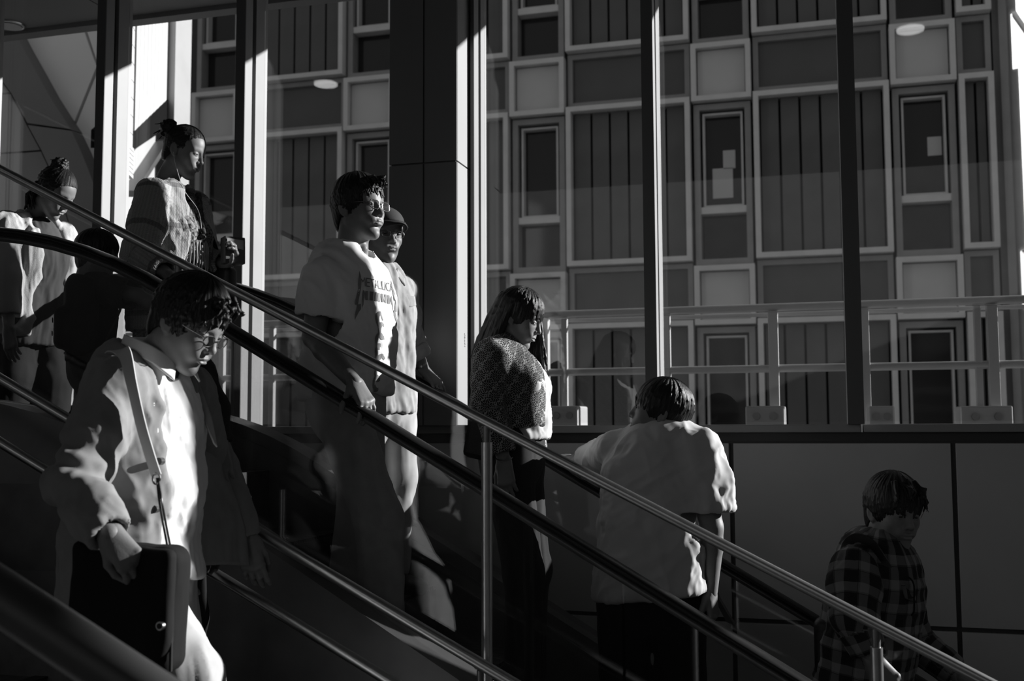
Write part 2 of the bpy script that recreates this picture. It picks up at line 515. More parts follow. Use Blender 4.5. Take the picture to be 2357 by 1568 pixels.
# steps
TR, RI = .40, .40 * .5774
m = MB()
ya, yb_ = YB + .105, YC - .105
m.box((0, ya, -RI - .02), (TR, yb_, -.012))
ncl = 46
cw = (yb_ - ya) / ncl
for i in range(ncl):
    m.box((0.004, ya + i * cw, -.0125), (TR, ya + (i + .5) * cw, 0))
sme = m.mesh(); sme.materials.append(M['step'])
em = MB().box((TR - .012, ya, -RI * .96), (TR + .002, yb_, -.014)).mesh(); em.materials.append(M['deck'])
def step_z(x): return EZ - .95 + ES * x
x = XT - .2
while x < 3.0:
    z = min(step_z(x + TR * .5), LAND_Z - .001)
    s_ = obj('step', sme, None, es, world=False); s_.location = Vector((x, 0, z)) - Vector(es.location)
    r_ = obj('riser', em, None, s_, world=False)
    x += TR
MB().box((X0, YB - .09, LAND_Z - .3), (XT - .2, YC + .09, LAND_Z)).build('landing_plate', M['step'], es)
lf = MB().box((X0, YA + .05, LAND_Z - .5), (XT - 1.0, YW - .15, LAND_Z - .3)).build('floor_landing', M['stone']); tag(lf, kind='structure')
gf = MB().box((-16, -9, -5.2), (12, 40, -5.0)).build('ground', M['concrete']); tag(gf, kind='structure')
# ================================================================ OUTSIDE THE GLASS
# ---- walkway railing just outside
YR = 7.0
rl = empty('walkway_railing', (0, YR, -.6)); tag(rl, 'outdoor tube railing with two rails seen through the glass wall', 'railing')
zt = P(1900, 704, YR)[2]
zt2 = P(1650, 728, YR + .1)[2]
zm = P(1650, 851, YR)[2]
MB().tube([(-7.5, YR, zt), (5, YR, zt)], .025, 14).build('top_rail', M['rail_out'], rl, smooth=True)
MB().tube([(-7.5, YR + .1, zt2), (5, YR + .1, zt2)], .014, 10).build('second_rail', M['rail_out'], rl, smooth=True)
MB().tube([(-7.5, YR, zm), (5, YR, zm)], .024, 12).build('middle_rail', M['rail_out'], rl, smooth=True)
for px in (158, 512, 627, 1300, 1254, 1537, 1781, 1990, 2252, 2286):
    xx = P(px, 820, YR)[0]
    r_ = .020 if px in (627, 1300, 512, 1537, 2252) else .030
    MB().box((xx - r_, YR - r_, -1.2), (xx + r_, YR + r_, zt - .03)).build('post', M['rail_out'], rl, bevel=.004)
wk = MB().box((-10, YW + .2, -1.3), (7, YR + .4, -1.2)).build('walkway_slab', M['concrete']); tag(wk, kind='structure')
for px0, px1 in ((1262, 1330), (1716, 1806), (2000, 2060), (2212, 2332)):
    a, b = P(px0, 960, YR - .36), P(px1, 960, YR - .36)
    bx = empty('base_box', ((a[0] + b[0]) / 2, YR, -1.2)); tag(bx, 'metal post base box outside the glass, %s' % {1262: 'right of the long haired woman', 1716: 'above the wide panel left of the last mullion', 2000: 'just right of the last mullion', 2212: 'near the right edge of the photo'}[px0], 'box', 'railing base boxes')
    zb = P(px0, 935, YR - .36)[2]
    MB().box((a[0], YR - .36, -1.2), (b[0], YR - .06, zb)).build('body', M['rail_out'], bx, bevel=.01)
    for i in (0.28, .72):
        for dz in (.06, .20):
            xx = a[0] + (b[0] - a[0]) * i
            MB().tube([(xx, YR - .36, zb - dz), (xx, YR - .375, zb - dz)], .022, 10).build('bolt', M['steel_dull'], bx, smooth=True)

# ---- office facade across the street: bays of a narrow window column and a wide ribbed column
fb = empty('office_building', (-2, YF, -5)); tag(fb, 'office building across the street with gridded metal window facade', 'building')
PER, BAY = 3.306, 2.782
ZS0, ZS1 = 4.747, 5.612         # pale square
ZT0, ZT1 = 2.385, 4.82          # tall ribbed panel
MB().box((-13.3, YF + .45, -5), (2.52, YF + .6, 12)).build('wall', M['f_back'], fb)
cache = {}
def piece(key, name, mt, parent, loc, fn):
    if key not in cache:
        me = fn().mesh(); me.materials.append(mt); cache[key] = me
    o = obj(name, cache[key], None, parent, world=False)
    o.location = Vector(loc) - world_loc(parent)
    return o
HN = .432                       # half width of the narrow column
WW = BAY - 2 * HN               # width of the wide column
FLOORS = (-2, -1, 0, 1)
rnd = random.Random(3)
for k in range(-4, 1):
    cx = 1.468 + BAY * k
    for n in FLOORS:
        dz = PER * n
        if ZS1 + dz < -2.2: continue
        o = (cx, YF, dz)
        # pale square panel in a proud frame
        fr = piece('sqf', 'panel_frame', M['f_frame'], fb, o, lambda: frame_ring(-HN, HN, ZS0, ZS1, -.10, .2, .075))
        pn = piece('sqp', 'pale_panel', M['f_light'], fr, o, lambda: MB().box((-HN + .09, .02, ZS0 + .09), (HN - .09, .06, ZS1 - .09)))
        piece('sqb', 'panel_backing', M['f_back'], fr, o, lambda: MB().box((-HN + .07, .07, ZS0 + .07), (HN - .07, .1, ZS1 - .07)))
        # window: recessed outer frame, sash, transom, lower light
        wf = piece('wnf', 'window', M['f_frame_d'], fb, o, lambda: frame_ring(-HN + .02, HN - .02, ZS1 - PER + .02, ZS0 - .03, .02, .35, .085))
        piece('wns', 'sash', M['f_frame'], wf, o, lambda: frame_ring(-HN + .14, HN - .14, 3.19, ZS0 - .15, .10, .3, .03))
        piece('wnt', 'transom', M['f_frame'], wf, o, lambda: MB().box((-HN + .09, .04, 3.085), (HN - .09, .3, 3.185)))
        piece('wnp', 'pane', M['f_glass'], wf, o, lambda: MB().box((-HN + .16, .24, 3.20), (HN - .16, .26, ZS0 - .17)))
        piece('wnl', 'pane', M['f_glass'], wf, o, lambda: MB().box((-HN + .10, .24, ZS1 - PER + .10), (HN - .10, .26, 3.09)))
        # wide column to the right of the narrow one
        last = (k == 0)
        if last: w2 = .50
        else: w2 = WW
        ow = (cx + HN, YF, dz)
        kk = 'l' if last else ''
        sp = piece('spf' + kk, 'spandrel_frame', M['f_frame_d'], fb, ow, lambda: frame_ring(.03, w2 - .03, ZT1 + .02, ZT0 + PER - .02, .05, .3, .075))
        piece('spp' + kk, 'dark_panel', M['f_dark'], sp, ow, lambda: MB().box((.10, .12, ZT1 + .09), (w2 - .10, .16, ZT0 + PER - .09)))
        tf = piece('tlf' + kk, 'tall_frame', M['f_frame'], fb, ow, lambda: frame_ring(.025, w2 - .025, ZT0, ZT1, -.10, .2, .075))
        ns = 2 if last else 6
        sw = (w2 - .22) / ns
        for i in range(ns):
            piece('slat' + kk, 'rib_panel', M['f_slat'], tf, (ow[0] + .11 + i * sw, YF, dz), lambda: MB().box((.015, .06, ZT0 + .085), (sw - .02, .10, ZT1 - .085)))
# the return of the facade at the right: turned towards the sun
rc = V(2.57, YF - .02, 0)
dr = unit(V(.36, 1, 0)); nr_ = unit(V(1, -.36, 0))
for n in FLOORS:
    dz = PER * n
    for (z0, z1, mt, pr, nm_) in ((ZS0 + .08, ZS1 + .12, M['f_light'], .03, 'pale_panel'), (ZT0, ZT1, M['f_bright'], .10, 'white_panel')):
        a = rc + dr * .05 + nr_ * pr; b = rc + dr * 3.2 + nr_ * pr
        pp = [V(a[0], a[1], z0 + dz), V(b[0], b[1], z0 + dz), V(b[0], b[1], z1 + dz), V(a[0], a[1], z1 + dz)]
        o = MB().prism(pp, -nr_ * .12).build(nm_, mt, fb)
        fa, fbb = a + nr_ * .02, a + dr * .09 + nr_ * .02
        MB().prism([V(fa[0], fa[1], z0 + dz - .03), V(fbb[0], fbb[1], z0 + dz - .03), V(fbb[0], fbb[1], z1 + dz + .03), V(fa[0], fa[1], z1 + dz + .03)], -nr_ * .16).build('panel_edge', M['f_frame'], o)
pp = [V(rc[0], rc[1], -5), V(rc[0], rc[1], 12), *[(lambda b: V(b[0], b[1], z))(rc + dr * 3.3) for z in (12, -5)]]
MB().prism(pp, -nr_ * .1).build('return_wall', M['f_frame_d'], fb)
MB().box((2.41, YF + .16, -5), (2.56, YF + .5, 12)).build('corner_post', M['f_frame_d'], fb)
# paper sheets stuck inside the windows
for i, (x0, y0, x1, y1, w_) in enumerate(((1664, 347, 1693, 387, 'upper'), (1640, 389, 1688, 455, 'lower'), (2134, 316, 2168, 357, 'right'))):
    a, b = P(x0, y0, YF + .232), P(x1, y1, YF + .232)
    pr = MB().box((a[0], YF + .228, b[2]), (b[0], YF + .236, a[2])).build('paper_sheet', M['paper'])
    tag(pr, {'upper': 'small paper sheet inside a window pane, right of the middle mullion', 'lower': 'larger paper sheet below the small one in the same window', 'right': 'square paper sheet inside the window at far upper right'}[w_], 'paper')

# ---- left end: sunlit white return, slanting dark beam, pale wall below
lw = empty('white_wing', (P(350, 200, 9.0)[0], 9.0, -5)); tag(lw, 'sunlit white ribbed building wing at the left, above the woman with a bun', 'building')
xr = P(388, 150, 15.6)[0]
# ribbed face turned to the right: one rib after another, each lit by the sun
a = P(313, 180, 8.6); b = P(386, 180, 9.9)
e = V(b[0] - a[0], b[1] - a[1], 0); L = np.linalg.norm(e); e /= L; nn = V(e[1], -e[0], 0)
ztop = 5.0
def zdiag(t):       # lower edge climbs away from the viewer
    za = P(313, 301, 8.6)[2]; zb = P(386, 229, 9.9)[2]
    return za + (zb - za) * t / L
nrib = 9
for i in range(nrib):
    t0, t1 = L * i / nrib, L * (i + 1) / nrib
    p0, p1 = a + e * t0, a + e * (t1 - .012)
    MB().prism([V(p0[0], p0[1], zdiag(t0)), V(p1[0], p1[1], zdiag(t1)), V(p1[0], p1[1], ztop), V(p0[0], p0[1], ztop)], -nn * (.12 + .02 * (i % 2))).build('rib', M['f_bright'], lw)
p0, p1 = a + nn * .01, a + e * L + nn * .01
zb0, zb1 = zdiag(0), zdiag(L)
MB().prism([V(p0[0], p0[1], zb0 - .17), V(p1[0], p1[1], zb1 - .30), V(p1[0], p1[1], zb1), V(p0[0], p0[1], zb0)], -nn * .4).build('slanting_beam', M['void'], lw)
p0, p1 = a - nn * .10, a + e * L - nn * .10
MB().prism([V(p0[0], p0[1], -4), V(p1[0], p1[1], -4), V(p1[0], p1[1], zb1 - .3), V(p0[0], p0[1], zb0 - .3)], -nn * .2).build('lower_wall', M['f_light'], lw)
MB().prism([V(p0[0], p0[1], zb0 - .62) + nn * .12, V(p1[0], p1[1], zb1 - .50) + nn * .12, V(p1[0], p1[1], zb1 - .43) + nn * .12, V(p0[0], p0[1], zb0 - .56) + nn * .12], -nn * .2).build('thin_beam', M['f_dark'], lw)
# corner strip where it meets the gridded facade
q0 = P(385, 200, 9.9)
MB().box((q0[0], 9.9, -4), (q0[0] + .09, 10.2, 6)).build('corner_strip', M['f_frame_d'], lw)

# ---- white tiled pier seen as a narrow strip
tw = empty('tiled_pier', (P(297, 200, 7.4)[0], 7.4, -5)); tag(tw, 'narrow strip of white tiled pier beside the left mullion', 'wall')
a = P(280, 200, 7.35); b = P(308, 200, 7.75)
e2 = unit(V(b[0] - a[0], b[1] - a[1], 0)); n2 = V(e2[1], -e2[0], 0)
z = P(297, 330, 7.5)[2]
while z < 4.6:
    MB().prism([V(a[0], a[1], z), V(b[0], b[1], z), V(b[0], b[1], z + .140), V(a[0], a[1], z + .140)], -n2 * .1).build('tile_course', M['tile'], tw)
    z += .148
MB().prism([V(*(a - n2 * .015)[:2], P(297, 330, 7.5)[2]), V(*(b - n2 * .015)[:2], P(297, 330, 7.5)[2]), V(*(b - n2 * .015)[:2], 4.7), V(*(a - n2 * .015)[:2], 4.7)], -n2 * .08).build('backing', M['arch_light'], tw)
z = P(300, 405, 7.6)[2]
for i in range(7):     # stacked slats under the pier
    a1 = P(290 + i * .6, 400, 7.5); 
    q_a, q_b = P(293, 400, 7.50), P(307, 400, 7.70)
    MB().prism([V(q_a[0], q_a[1], z), V(q_b[0], q_b[1], z), V(q_b[0], q_b[1], z + .030), V(q_a[0], q_a[1], z + .030)], -n2 * .06).build('slat', M['tile'], tw)
    z += .037

# ---- arched wall at far left: pale panels, a dark curved band, infill panels
YL = 9.3
aw = empty('arched_wall', (P(120, 400, YL)[0], YL, -3)); tag(aw, 'panelled wall with a dark curved arch band at far left', 'wall')
def plate(pts, y, th, name, mt):
    return MB().prism([P(px, py, y) for px, py in pts], V(0, th, 0)).build(name, mt, aw)
plate([(-60, -40), (274, -60), (274, 1400), (-60, 1400)], YL + .30, .2, 'backing', M['joint'])
plate([(40, 40), (182, 40), (222, 153), (166, 292), (110, 215)], YL, .06, 'pale_panel', M['arch_light'])
plate([(226, 162), (246, 210), (270, 262), (272, 900), (250, 900), (235, 455), (170, 300)], YL, .06, 'pale_panel', M['arch_light'])
plate([(190, 40), (276, 40), (276, 262), (250, 205), (226, 150)], YL, .06, 'pale_panel', M['arch_light'])
o_edge = [(10, 30), (48, 103), (80, 160), (110, 215), (140, 262), (163, 297)]
i_edge = [(-40, 120), (0, 180), (25, 213), (45, 250), (63, 283)]
plate(o_edge + i_edge[::-1], YL - .18, .2, 'arch_band', M['arch_dark'])
o2 = [(164, 301), (185, 345), (205, 395), (222, 440), (236, 490), (250, 560), (262, 660), (268, 760), (270, 900)]
i2 = [(64, 288), (95, 345), (118, 395), (140, 450), (160, 515), (175, 590), (185, 690), (190, 900)]
plate(o2 + i2[::-1], YL - .18, .2, 'arch_band', M['arch_dark'])
plate([(-80, 60), (-44, 120), (-2, 181), (23, 213), (-80, 217)], YL - .02, .06, 'infill_panel', M['arch_in'])
plate([(-80, 221), (25, 217), (60, 286), (92, 345), (-80, 357)], YL - .02, .06, 'infill_panel', M['arch_in'])
plate([(-80, 361), (94, 349), (116, 397), (138, 452), (158, 517), (172, 590), (182, 690), (186, 900), (-80, 900)], YL - .02, .06, 'infill_panel', M['arch_in'])
# ================================================================ IMPLICIT SURFACES (bodies, hair, cloth)
def ellipsoid(c, r, R=None):
    c = np.asarray(c, float); r = np.asarray(r, float)
    R_ = np.eye(3) if R is None else np.asarray(R, float)      # columns: the ellipsoid's axes
    ext = np.sqrt(((R_ * r) ** 2).sum(1))
    def f(X, Y, Z):
        x, y, z = X - c[0], Y - c[1], Z - c[2]
        if R is not None:
            x, y, z = (x * R_[0, 0] + y * R_[1, 0] + z * R_[2, 0], x * R_[0, 1] + y * R_[1, 1] + z * R_[2, 1], x * R_[0, 2] + y * R_[1, 2] + z * R_[2, 2])
        k0 = np.sqrt((x / r[0]) ** 2 + (y / r[1]) ** 2 + (z / r[2]) ** 2)
        k1 = np.sqrt((x / r[0] ** 2) ** 2 + (y / r[1] ** 2) ** 2 + (z / r[2] ** 2) ** 2) + 1e-9
        return k0 * (k0 - 1) / k1
    return f, c - ext, c + ext

def ball(c, r):
    c = np.asarray(c, float)
    return (lambda X, Y, Z: np.sqrt((X - c[0]) ** 2 + (Y - c[1]) ** 2 + (Z - c[2]) ** 2) - r), c - r, c + r

def cone(a, b, ra, rb, n=None, s=1.0, s2=None, p=2.0):
    """rounded cone; n, s: thinner by the factor s along the direction n (s2 at the far end)"""
    a = np.asarray(a, float); b = np.asarray(b, float)
    ba = b - a; L2 = max(ba @ ba, 1e-12)
    if n is not None: n = unit(n)
    s2 = s if s2 is None else s2
    def f(X, Y, Z):
        x, y, z = X - a[0], Y - a[1], Z - a[2]
        t = np.clip((x * ba[0] + y * ba[1] + z * ba[2]) / L2, 0, 1)
        x = x - t * ba[0]; y = y - t * ba[1]; z = z - t * ba[2]
        d2 = x * x + y * y + z * z
        if n is not None:
            dn = x * n[0] + y * n[1] + z * n[2]
            ss = s + (s2 - s) * t
            if p != 2.0:
                return (np.sqrt(np.maximum(d2 - dn * dn, 0)) ** p + (ss * np.abs(dn)) ** p) ** (1 / p) - (ra + (rb - ra) * t)
            d2 = d2 + (ss * ss - 1) * dn * dn
        return np.sqrt(d2) - (ra + (rb - ra) * t)
    m = max(ra, rb)
    return f, np.minimum(a, b) - m, np.maximum(a, b) + m

def rbox(c, half, R=None, r=.01):
    c = np.asarray(c, float); half = np.asarray(half, float)
    R_ = np.eye(3) if R is None else np.asarray(R, float)
    ext = np.abs(R_) @ half
    def f(X, Y, Z):
        x, y, z = X - c[0], Y - c[1], Z - c[2]
        x, y, z = (x * R_[0, 0] + y * R_[1, 0] + z * R_[2, 0], x * R_[0, 1] + y * R_[1, 1] + z * R_[2, 1], x * R_[0, 2] + y * R_[1, 2] + z * R_[2, 2])
        qx, qy, qz = np.abs(x) - half[0] + r, np.abs(y) - half[1] + r, np.abs(z) - half[2] + r
        return np.sqrt(np.maximum(qx, 0) ** 2 + np.maximum(qy, 0) ** 2 + np.maximum(qz, 0) ** 2) + np.minimum(np.maximum(np.maximum(qx, qy), qz), 0) - r
    return f, c - ext, c + ext

def halfball(c, d, rad):
    """the part of a ball beyond the plane through c with normal d (for cutting hems)"""
    c = np.asarray(c, float); d = unit(d)
    def f(X, Y, Z):
        x, y, z = X - c[0], Y - c[1], Z - c[2]
        return np.maximum(np.sqrt(x * x + y * y + z * z) - rad, -(x * d[0] + y * d[1] + z * d[2]))
    return f, c - rad, c + rad

class Vol:
    def __init__(s, lo, hi, h):
        s.lo = np.asarray(lo, float); s.h = h
        n = np.ceil((np.asarray(hi, float) - s.lo) / h).astype(int) + 1
        s.v = np.full(n, 1.0, np.float32)
        s.ax = [(s.lo[i] + h * np.arange(n[i])).astype(np.float32) for i in range(3)]
    def _sl(s, lo, hi):
        a = np.maximum(np.floor((lo - s.lo) / s.h).astype(int), 0)
        b = np.minimum(np.ceil((hi - s.lo) / s.h).astype(int) + 1, s.v.shape)
        if (b <= a).any(): return None
        return tuple(slice(a[i], b[i]) for i in range(3))
    def op(s, prim, k=.01, mode='u'):
        f, lo, hi = prim
        m = k + 2.5 * s.h
        sl = s._sl(lo - m, hi + m)
        if sl is None: return s
        d = f(s.ax[0][sl[0]][:, None, None], s.ax[1][sl[1]][None, :, None], s.ax[2][sl[2]][None, None, :]).astype(np.float32)
        a = s.v[sl]
        if mode == 'u':
            h = np.maximum(k - np.abs(a - d), 0) / k
            s.v[sl] = np.minimum(a, d) - h * h * (k * .25)
        else:
            d = -d
            h = np.maximum(k - np.abs(a - d), 0) / k
            s.v[sl] = np.maximum(a, d) + h * h * (k * .25)
        return s
    def u(s, prim, k=.01): return s.op(prim, k, 'u')
    def sub(s, prim, k=.004): return s.op(prim, k, 's')
    def keep(s, f):
        """intersect with f(X, Y, Z) <= 0"""
        s.v = np.maximum(s.v, f(s.ax[0][:, None, None], s.ax[1][None, :, None], s.ax[2][None, None, :]).astype(np.float32))
        return s
    def mesh(s):
        v = np.pad(s.v, 1, constant_values=1.0)
        lo = s.lo - s.h
        g = v < 0
        c = [g[i:g.shape[0] - 1 + i, j:g.shape[1] - 1 + j, k:g.shape[2] - 1 + k] for i in (0, 1) for j in (0, 1) for k in (0, 1)]
        cnt = sum(x.astype(np.int8) for x in c)
        act = (cnt > 0) & (cnt < 8)
        idx = np.argwhere(act)
        vid = np.full(act.shape, -1, np.int32); vid[act] = np.arange(len(idx))
        co = np.array([(i, j, k) for i in (0, 1) for j in (0, 1) for k in (0, 1)])
        val = np.stack([v[idx[:, 0] + i, idx[:, 1] + j, idx[:, 2] + k] for i, j, k in co], 1)
        acc = np.zeros((len(idx), 3)); n = np.zeros(len(idx))
        for a in range(8):
            for b in range(a + 1, 8):
                if np.abs(co[a] - co[b]).sum() != 1: continue
                va, vb = val[:, a], val[:, b]
                m = (va < 0) != (vb < 0)
                t = va[m] / (va[m] - vb[m])
                acc[m] += co[a] + t[:, None] * (co[b] - co[a]); n[m] += 1
        verts = (idx + acc / n[:, None]) * s.h + lo
        faces = []
        for ax in range(3):
            sl0 = [slice(1, -1)] * 3; sl1 = [slice(1, -1)] * 3
            sl0[ax] = slice(0, -1); sl1[ax] = slice(1, None)
            e0, e1 = g[tuple(sl0)], g[tuple(sl1)]
            ch = np.argwhere(e0 != e1)
            if not len(ch): continue
            o = np.ones(3, int); o[ax] = 0
            p = ch + o                                   # grid point at the edge's start
            u_, w_ = (ax + 1) % 3, (ax + 2) % 3
            du = np.zeros(3, int); du[u_] = 1
            dw = np.zeros(3, int); dw[w_] = 1
            q = [p - du - dw, p - dw, p, p - du]
            ids = np.stack([vid[t[:, 0], t[:, 1], t[:, 2]] for t in q], 1)
            inside0 = e0[ch[:, 0], ch[:, 1], ch[:, 2]]
            ids[~inside0] = ids[~inside0][:, ::-1]
            faces.append(ids)
        faces = np.concatenate(faces)
        return verts, faces[(faces >= 0).all(1)]

def normals(v, f):
    a, b, c, d = (v[f[:, i]] for i in range(4))
    n = np.cross(c - a, d - b)
    out = np.zeros_like(v)
    for i in range(4): np.add.at(out, f[:, i], n)
    return out / (np.linalg.norm(out, axis=1, keepdims=True) + 1e-12)

def relax(v, f, it=1, lam=.5):
    e = np.concatenate([f[:, [i, (i + 1) % 4]] for i in range(4)])
    for _ in range(it):
        acc = np.zeros_like(v); n = np.zeros(len(v))
        np.add.at(acc, e[:, 0], v[e[:, 1]]); np.add.at(n, e[:, 0], 1)
        np.add.at(acc, e[:, 1], v[e[:, 0]]); np.add.at(n, e[:, 1], 1)
        v = v + lam * (acc / n[:, None] - v)
    return v

_tab = np.random.RandomState(7).rand(4096).astype(np.float64) * 2 - 1
def noise3(q, seed=0):
    i = np.floor(q).astype(np.int64); t = q - i; t = t * t * (3 - 2 * t)
    out = 0
    for dx in (0, 1):
        for dy in (0, 1):
            for dz in (0, 1):
                h = ((i[:, 0] + dx) * 73856093 ^ (i[:, 1] + dy) * 19349663 ^ (i[:, 2] + dz) * 83492791 ^ seed * 2654435) & 4095
                w = (t[:, 0] if dx else 1 - t[:, 0]) * (t[:, 1] if dy else 1 - t[:, 1]) * (t[:, 2] if dz else 1 - t[:, 2])
                out = out + w * _tab[h]
    return out

def folds(v, n, along, amp, L=.22, w=.05, seed=0, warp=.5, ridge=True):
    """cloth folds: noise stretched by L along the direction, w across"""
    a = unit(along); b = unit(np.cross(a, V(.31, .77, .53))); c = np.cross(a, b)
    q = np.stack([v @ a / L, v @ b / w, v @ c / w], 1)
    wv = noise3(v / .13, seed + 5)
    q = q + warp * wv[:, None]
    x = noise3(q, seed)
    y = noise3(q * 2.1 + 7, seed + 1)
    h = (1 - 2 * np.abs(x)) * .7 + .3 * (1 - 2 * np.abs(y)) if ridge else x * .8 + .3 * y
    return v + n * (amp * h)[:, None]

def frame(fwd, up):
    """3x3 with columns forward, left, up"""
    f = unit(fwd); l = unit(np.cross(up, f)); u = np.cross(f, l)
    return np.stack([f, l, u], 1)

def yaw_dir(deg):
    """0 = along +X (down the escalator), positive turns towards the viewer"""
    a = math.radians(deg)
    return V(math.cos(a), -math.sin(a), 0)

def head_frame(yaw, pitch, roll=0):
    """pitch > 0 looks up; roll > 0 tips the crown towards the person's left"""
    f0 = yaw_dir(yaw)
    f = f0 * math.cos(math.radians(pitch)) + V(0, 0, 1) * math.sin(math.radians(pitch))
    R = frame(f, V(0, 0, 1))
    r = math.radians(roll)
    l = R[:, 1] * math.cos(r) - R[:, 2] * math.sin(r)
    u = R[:, 2] * math.cos(r) + R[:, 1] * math.sin(r)
    return np.stack([R[:, 0], l, u], 1)
# ================================================================ PEOPLE
SK = mat('skin', .21, .52, noise=(40, .05), bump=(240, .08))
SKD = mat('skin_tanned', .16, .52, noise=(40, .05), bump=(240, .08))
LIP = mat('lips', .20, .45)
def hair_mat(name, g):
    m = mat(name, g, .42, spec=.4)
    nt = m.node_tree; b = nt.nodes['Principled BSDF']; L = nt.links.new
    at = nt.nodes.new('ShaderNodeAttribute'); at.attribute_name = 'pat'
    n = nt.nodes.new('ShaderNodeTexNoise'); n.inputs['Scale'].default_value = 1.0; n.inputs['Detail'].default_value = 3
    L(at.outputs['Vector'], n.inputs['Vector'])
    bp = nt.nodes.new('ShaderNodeBump'); bp.inputs['Strength'].default_value = .9; bp.inputs['Distance'].default_value = .003
    L(n.outputs['Fac'], bp.inputs['Height']); L(bp.outputs['Normal'], b.inputs['Normal'])
    mr = nt.nodes.new('ShaderNodeMapRange'); mr.inputs['To Min'].default_value = .3; mr.inputs['To Max'].default_value = .62
    L(n.outputs['Fac'], mr.inputs['Value']); L(mr.outputs['Result'], b.inputs['Roughness'])
    return m
HAIR = hair_mat('black_hair', .011)
EYEW = mat('eye_dark', .02, .15)
EYEB = mat('eyebrow_hair', .03, .7)
RIM = mat('spectacle_rim_metal', .35, .25, 1.0)
LENS = glass_mat('spectacle_lens', .92, 1.5)

def join(parts):
    vs, fs, n = [], [], 0
    for v, f in parts:
        vs.append(v); fs.append(f + n); n += len(v)
    return np.concatenate(vs), np.concatenate(fs)

# ---- head (local axes: x forward, y left, z up; origin between the ears)
def head_mesh(sex='m', jaw=1.0, nose=1.0, h=.0028, open_collar=.17):
    f = sex == 'f'
    w = .95 if f else 1.0
    V_ = Vol((-.135, -.105, -.225), (.135, .105, .145), h)
    u, sb = V_.u, V_.sub
    u(ellipsoid((-.014, 0, .042), (.098, .077 * w, .086)), .01)                  # cranium
    u(ellipsoid((.036, 0, .040), (.052, .064 * w, .060)), .03)                   # forehead
    u(ellipsoid((.030, 0, -.030), (.060, .060 * w, .078)), .03)                  # face
    for s in (1, -1):
        u(cone((-.004, s * .052 * w * jaw, -.048), (.055, s * .018, -.098), .018, .016), .03)   # jaw
        u(ball((.056, s * .036 * w, -.018), .026), .022)                          # cheek
        u(cone((.079, s * .012, .030), (.068, s * .044, .030), .011, .009), .014)   # brow
        u(ball((.077, s * .022, -.050), .016), .02)                               # muzzle
    u(ball((.070, 0, -.100), .017), .022)                                        # chin
    for s in (1, -1):
        sb(ellipsoid((.099, s * .031, .010), (.016, .019, .011)), .012)          # eye socket
        u(ellipsoid((.0755, s * .0315, .0095), (.0145, .0155, .0115)), .005)      # lids
        sb(ellipsoid((.0915, s * .0315, .0075), (.008, .0135, .0036)), .002)     # slit between the lids
    u(cone((.084, 0, .024), (.104, 0, -.020), .0075, .0095 * nose), .012)        # nose
    u(ball((.105, 0, -.023), .0095 * nose), .008)
    for s in (1, -1): u(ball((.095, s * .0125, -.027), .0078), .007)
    for s in (1, -1): sb(ball((.100, s * .007, -.0335), .0035), .003)
    u(cone((.0955, .007, -.0520), (.0955, -.007, -.0520), .0058, .0058), .006)    # upper lip
    u(cone((.0905, .019, -.0550), (.0905, -.019, -.0550), .0045, .0045), .007)
    u(cone((.0940, .010, -.0655), (.0940, -.010, -.0655), .0068, .0068), .006)    # lower lip
    for s in (1, -1):
        sb(cone((.1020, 0, -.0582), (.0935, s * .023, -.0592), .0032, .0026), .002)  # mouth line
    sb(ellipsoid((.101, 0, -.079), (.010, .020, .006)), .012)                    # dip above the chin
    for s in (1, -1):                                                            # ears
        R = frame(V(.35, s * .93, 0), V(-.25, 0, 1))
        u(ellipsoid((-.014, s * .080 * w, .000), (.0075, .019, .032), R), .007)
        sb(ellipsoid((-.010, s * .0895 * w, .001), (.006, .010, .019), R), .005)
        u(ball((-.006, s * .0745 * w, -.026), .008), .006)
    r = .050 if f else .058
    u(cone((-.028, 0, -.045), (-.050, 0, -.20), r, r * 1.06, V(1, 0, 0), 1.0), .028)   # neck
    for s in (1, -1): u(cone((-.040, s * .045, -.06), (.012, s * .010, -.20), .012, .012), .02)   # neck tendons
    if not f: u(ball((.018, 0, -.150), .012), .018)
    v, fc = V_.mesh()
    return relax(v, fc, 1, .3), fc

def face_features(parent, R, o, sc, brow=1.0):
    """dark eyes and eyebrows as small meshes set into the face"""
    T = lambda p: o + sc * (R @ np.asarray(p, float))
    for s in (1, -1):
        m = MB()
        vv = []; ff = []
        for i in range(7):
            for j in range(12):
                th = math.pi * i / 6; ph = 2 * math.pi * j / 12
                vv.append(T((.0790 + .0090 * math.sin(th) * math.cos(ph), s * .0315 + .0130 * math.sin(th) * math.sin(ph), .0076 + .0056 * math.cos(th))))
        for i in range(6):
            for j in range(12):
                ff.append((i * 12 + j, (i + 1) * 12 + j, (i + 1) * 12 + (j + 1) % 12, i * 12 + (j + 1) % 12))
        m.add(vv, ff).build('eye', EYEW, parent, smooth=True)
        pts = [T((.0885, s * .012, .0285)), T((.0870, s * .022, .0315)), T((.0815, s * .034, .0320)), T((.0720, s * .046, .0275))]
        MB().tube(pts, [.0022 * sc * brow, .0034 * sc * brow, .0034 * sc * brow, .0014 * sc * brow], 8, up=T((0, 0, 1)) - T((0, 0, 0))).build('eyebrow', EYEB, parent, smooth=True)

# ---- hair
def scalp(d, off=0.0, w=1.0):
    """point of the inflated skull in direction d from its centre"""
    c = V(-.014, 0, .042); r = V(.098, .077 * w, .086) + off
    d = unit(d)
    return c + d / math.sqrt(((d / r) ** 2).sum())

